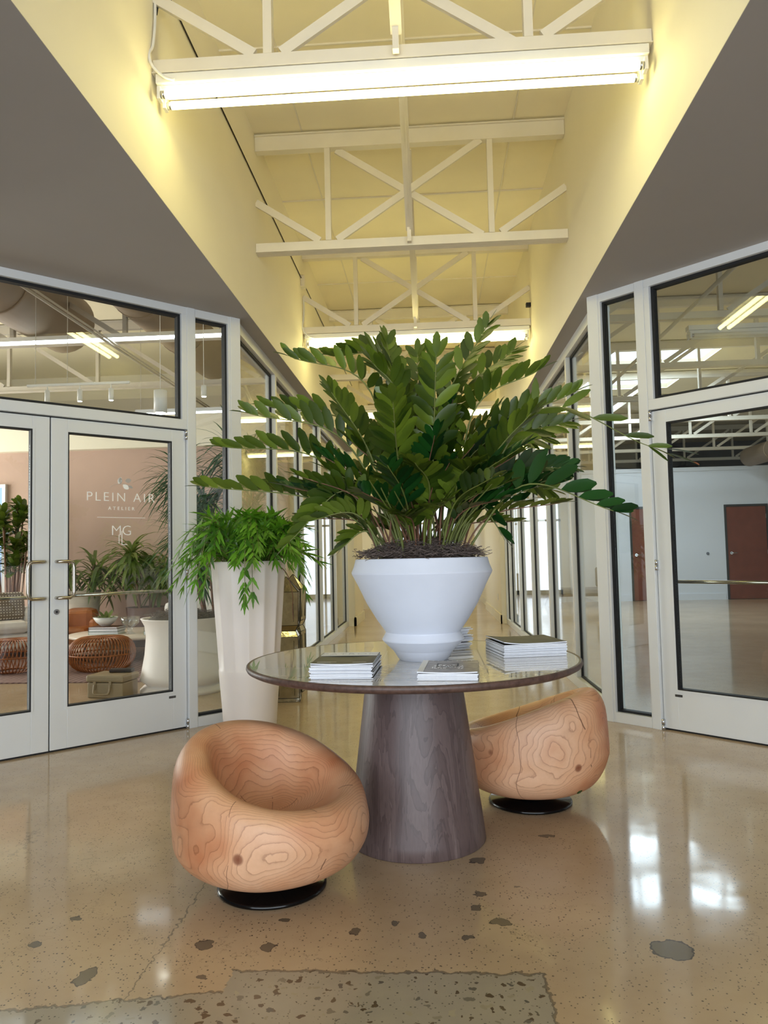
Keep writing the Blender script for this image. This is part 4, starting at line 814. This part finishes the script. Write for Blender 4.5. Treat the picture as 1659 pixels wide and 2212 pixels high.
palm_plant('dracaena', 'tall narrow-leaved dark plant behind the white moss planter', (-2.45, 8.55, 0), 'planter', (.28, .5), 5, 80, .56, .026, 'palm', 31, .5, (1.2, 1.6, 2.0, 2.3))
palm_plant('potted_palm', 'arching yellow-green palm left of the lettering, in a cream bowl', (-4.98, 10.42, 0), 'tableb', (.28, .80), 5, 26, .52, .05, 'palmy', 32, .3, (1.1,), 'narrow', 1.6)
palm_plant('potted_palm', 'arching green palm below the lettering, in a brown pot', (-4.02, 10.42, 0), 'bk2', (.28, .55), 5, 30, .52, .05, 'palmy', 33, .3, (1.05, 1.3), 'narrow', 1.6)
palm_plant('potted_tree', 'small leafy tree beside the blue showroom window', (-5.95, 10.3, 0), 'white', (.22, .4), 7, 26, .2, .075, 'leaf', 34, .42, (1.3, 1.65, 1.95), 'oblong', .5)
# overhead in the showroom
def led(label, y, z, x0, x1):
    t = thing('linear_led_light', label, 'ceiling light', (0, y, z), 0, 'linear lights in the showroom'); MB().box(x0, -.03, .01, x1, .03, .055).build('housing', 'white', t); MB().box(x0+.01, -.024, -.006, x1-.01, .024, .0095).build('diffuser', 'led', t)
    for x in (x0+.06, x1-.08): MB().tube([(x, 0, .055), (x, 0, 4.57-z)], .003, 5).build('suspension_wire', 'steelgrey', t)
led('long bright linear light crossing the left transom', 7.9, 3.62, -8.6, -2.15); led('short bright linear light low in the left transom', 9.0, 3.0, -3.6, -1.9)
t = thing('track_light', 'white track with three cylinder spotlights in the left transom', 'track light', (0, 7.0, 2.90))
MB().box(-3.88, -.015, 0, -2.86, .015, .025).build('track', 'white', t, .004)
for x in (-3.68, -3.355, -3.045):
    MB().tube([(x, 0, -.155), (x, 0, -.04)], .024, 16).tube([(x, 0, -.04), (x, 0, 0)], .006, 6).build('spot_head', 'white', t); MB().tube([(x, 0, -.158), (x, 0, -.1555)], .019, 16).build('lens', 'spot', t)
for x in (-3.8, -3.48): MB().tube([(x, 0, .025), (x, 0, 1.66)], .003, 5).build('suspension_wire', 'steelgrey', t)
for (x, y, z, rr_, h, lb) in ((-2.56, 7.0, 2.60, .062, .22, 'large white cylinder pendant at the right end of the left transom'), (-2.135, 7.0, 2.745, .026, .11, 'small white cylinder spotlight seen in the left sidelight')):
    t = thing('cylinder_pendant', lb, 'pendant light', (x, y, z)); MB().tube([(0, 0, .004), (0, 0, h)], rr_, 24).build('shade', 'white', t); MB().tube([(0, 0, 0), (0, 0, .003)], rr_*.8, 20).build('lens', 'spot', t); MB().tube([(0, 0, h), (0, 0, DZ-z)], .003, 5).build('cord', 'white', t)
def duct(label, pts, r):
    t = thing('air_duct', label, 'duct', (0, 0, 0), 0, 'round painted ducts'); MB().tube(pts, r, 28).build('duct_body', 'duct', t)
    b = MB(); P0 = Vector(pts[0]); P1 = Vector(pts[-1]); n = max(2, int((P1-P0).length/1.2))
    for i in range(1, n): c = P0.lerp(P1, i/n); d = (P1-P0).normalized()*.02; b.tube([c-d, c+d], r+.008, 28)
    b.build('joint_band', 'duct', t)
duct('big round brown duct overhead in the left transom', [(-4.3, 4.2, 4.05), (-4.3, 8.6, 4.05)], .36)
duct('second round duct deeper in the showroom', [(-3.1, 6.4, 4.12), (-3.1, 10.7, 4.12)], .30)
tag(MB().tube([(-3.45, 4.6, 3.57), (-3.45, 13.0, 3.57)], .014, 8).tube([(-3.41, 4.6, 3.58), (-3.41, 13.0, 3.58)], .010, 8).build('conduit', 'steelgrey'), 'twin conduits running away under the showroom trusses', 'conduit')
# ---------------------------------------------------------------- right empty room
b = MB(); WY = 18.3; b.box(1.5, WY, 0, 1.9, WY+.15, 3.15)
for (x0, x1) in ((2.9, 4.74), (5.75, 6.95), (7.96, 13)): b.box(x0, WY, 0, x1, WY+.15, 3.15)
b.box(4.74, WY, 2.24, 5.75, WY+.15, 3.15); b.box(6.95, WY, 2.24, 7.96, WY+.15, 3.15); b.box(1.9, WY, 2.7, 2.9, WY+.15, 3.15)
struct('wall_right_room_back', b, 'room', 'pale partition wall with two brown doors in the right room', cat='wall')
b = MB(); base_run(b, [(3.2, WY-.02, 4.70, WY), (5.79, WY-.02, 6.91, WY), (8.0, WY-.02, 13, WY)]); b.box(3.2, WY-.02, 3.06, 13, WY, 3.15); struct('trim_3', b, 'room', 'baseboard and cap trim on the pale partition', cat='trim')
b = MB(); b.box(1.5, 24.2, 0, 2.3, 24.35, DZ); b.box(3.7, 24.2, 0, 13, 24.35, DZ); b.box(2.3, 24.2, 0, 3.7, 24.35, .5); b.box(2.3, 24.2, 3.0, 3.7, 24.35, DZ); b.box(1.5, 22.15, 0, 1.6, 24.2, DZ); struct('wall_right_room_far', b, 'greywall', 'grey block wall high behind the partition', cat='wall')
struct('wall_right_room_side', MB().box(12.85, -1, 0, 13, 24.3, DZ), 'room', 'outer side wall of the right room', cat='wall')
r = sroot('window_13', 'bright far window seen through the right hall panes', 'window', (2.3, 24.25, 0)); q = MB(); frame_rect(q, 0, .5, 1.4, 3, .06, .04); q.box(.66, -.03, .56, .73, .03, 2.94); q.box(.06, -.03, 2.1, 1.34, .03, 2.16); q.build('window_frame', 'doorframe', r); MB().box(.06, .03, .56, 1.34, .04, 2.94).build('glass_pane', 'sky', r)
for i, x0 in enumerate((4.74, 6.95)):
    d = sroot('door_%d' % (5+i), ('red-brown flush door seen through the right sidelight' if i == 0 else 'red-brown flush door at the right photo edge'), 'door', (x0, WY, 0))
    q = MB(); q.box(0, -.02, 0, .045, .12, 2.24); q.box(.965, -.02, 0, 1.01, .12, 2.24); q.box(.045, -.02, 2.19, .965, .12, 2.24); q.build('door_frame', 'doorframe', d)
    MB().box(.048, 0, .01, .962, .045, 2.187).build('door_panel', 'doorwood', d)
    q = MB(); q.tube([(.13, 0, 1.09), (.13, -.012, 1.09)], .034, 18); q.tube([(.13, -.01, 1.09), (.13, -.05, 1.09), (.15, -.055, 1.09), (.25, -.055, 1.09)], .011, 8); q.build('lever_handle', 'brass', d)
    q = MB()
    for z in (.3, 1.1, 1.95): q.box(.955, -.012, z-.05, .975, 0, z+.05)
    q.build('hinge', 'brass', d)
o = MB().tube([(6.53, WY-.001, 1.09), (6.53, WY-.015, 1.09)], .035, 20).build('wall_plug', 'slate'); tag(o, 'small round grey cap on the pale partition left of the right-edge door', 'cap')
t = thing('daybed', 'grey daybed on splayed legs seen through the right hall panes', 'bench', (3.2, 16.9, 0))
MB().box(-.75, -.35, .28, .65, .35, .40).build('mattress', 'slate', t, .03); MB().box(.45, -.35, .40, .65, .35, .85).build('backrest', 'slate', t, .05); MB().box(-.75, -.33, .23, .65, .33, .28).build('frame', 'dark', t)
for (x, y) in ((-.6, -.28), (-.6, .28), (.5, -.28), (.5, .28)): MB().tube([(x, y, .24), (x*1.15, y*1.1, 0)], [.026, .014], 8).build('leg', 'dark', t)
t = thing('counter', 'long tan counter behind the left hall panes', 'counter', (-4.4, 12.3, 0)); MB().box(-.9, -.35, 0, 2.2, .35, .82).build('body', 'tableb', t); MB().box(-.95, -.4, .82, 2.25, .4, .87).build('worktop', 'cream', t, .004)
sofa('dark sofa at the far left of the hall beyond the pier', (-1.95, 16.0, 0), -PI/2, 1.5, .8, 'bk2')
duct('long grey duct high in the right room', [(7.4, 6.5, 3.3), (7.4, 17.8, 3.3)], .22)
tag(MB().tube([(2.6, 6.0, 3.55), (2.6, 17.5, 3.55)], .02, 8).tube([(2.6, 12, 3.55), (9, 12.1, 3.55)], .014, 8).build('sprinkler_pipe', 'steel'), 'pale sprinkler pipe under the right room trusses', 'pipe')
t = thing('wall_unit_heater', 'dark wall mounted equipment above the pale partition', 'machinery', (8.0, 23.9, 3.45)); MB().box(-.3, -.2, -.25, .3, .25, .35).build('body', 'gasket', t, .03); MB().tube(spline([(-.1, 0, .35), (-.1, 0, .8), (-.6, 0, .95), (-1.1, 0, .85)], 6), .09, 12).build('hose', 'doorframe', t)
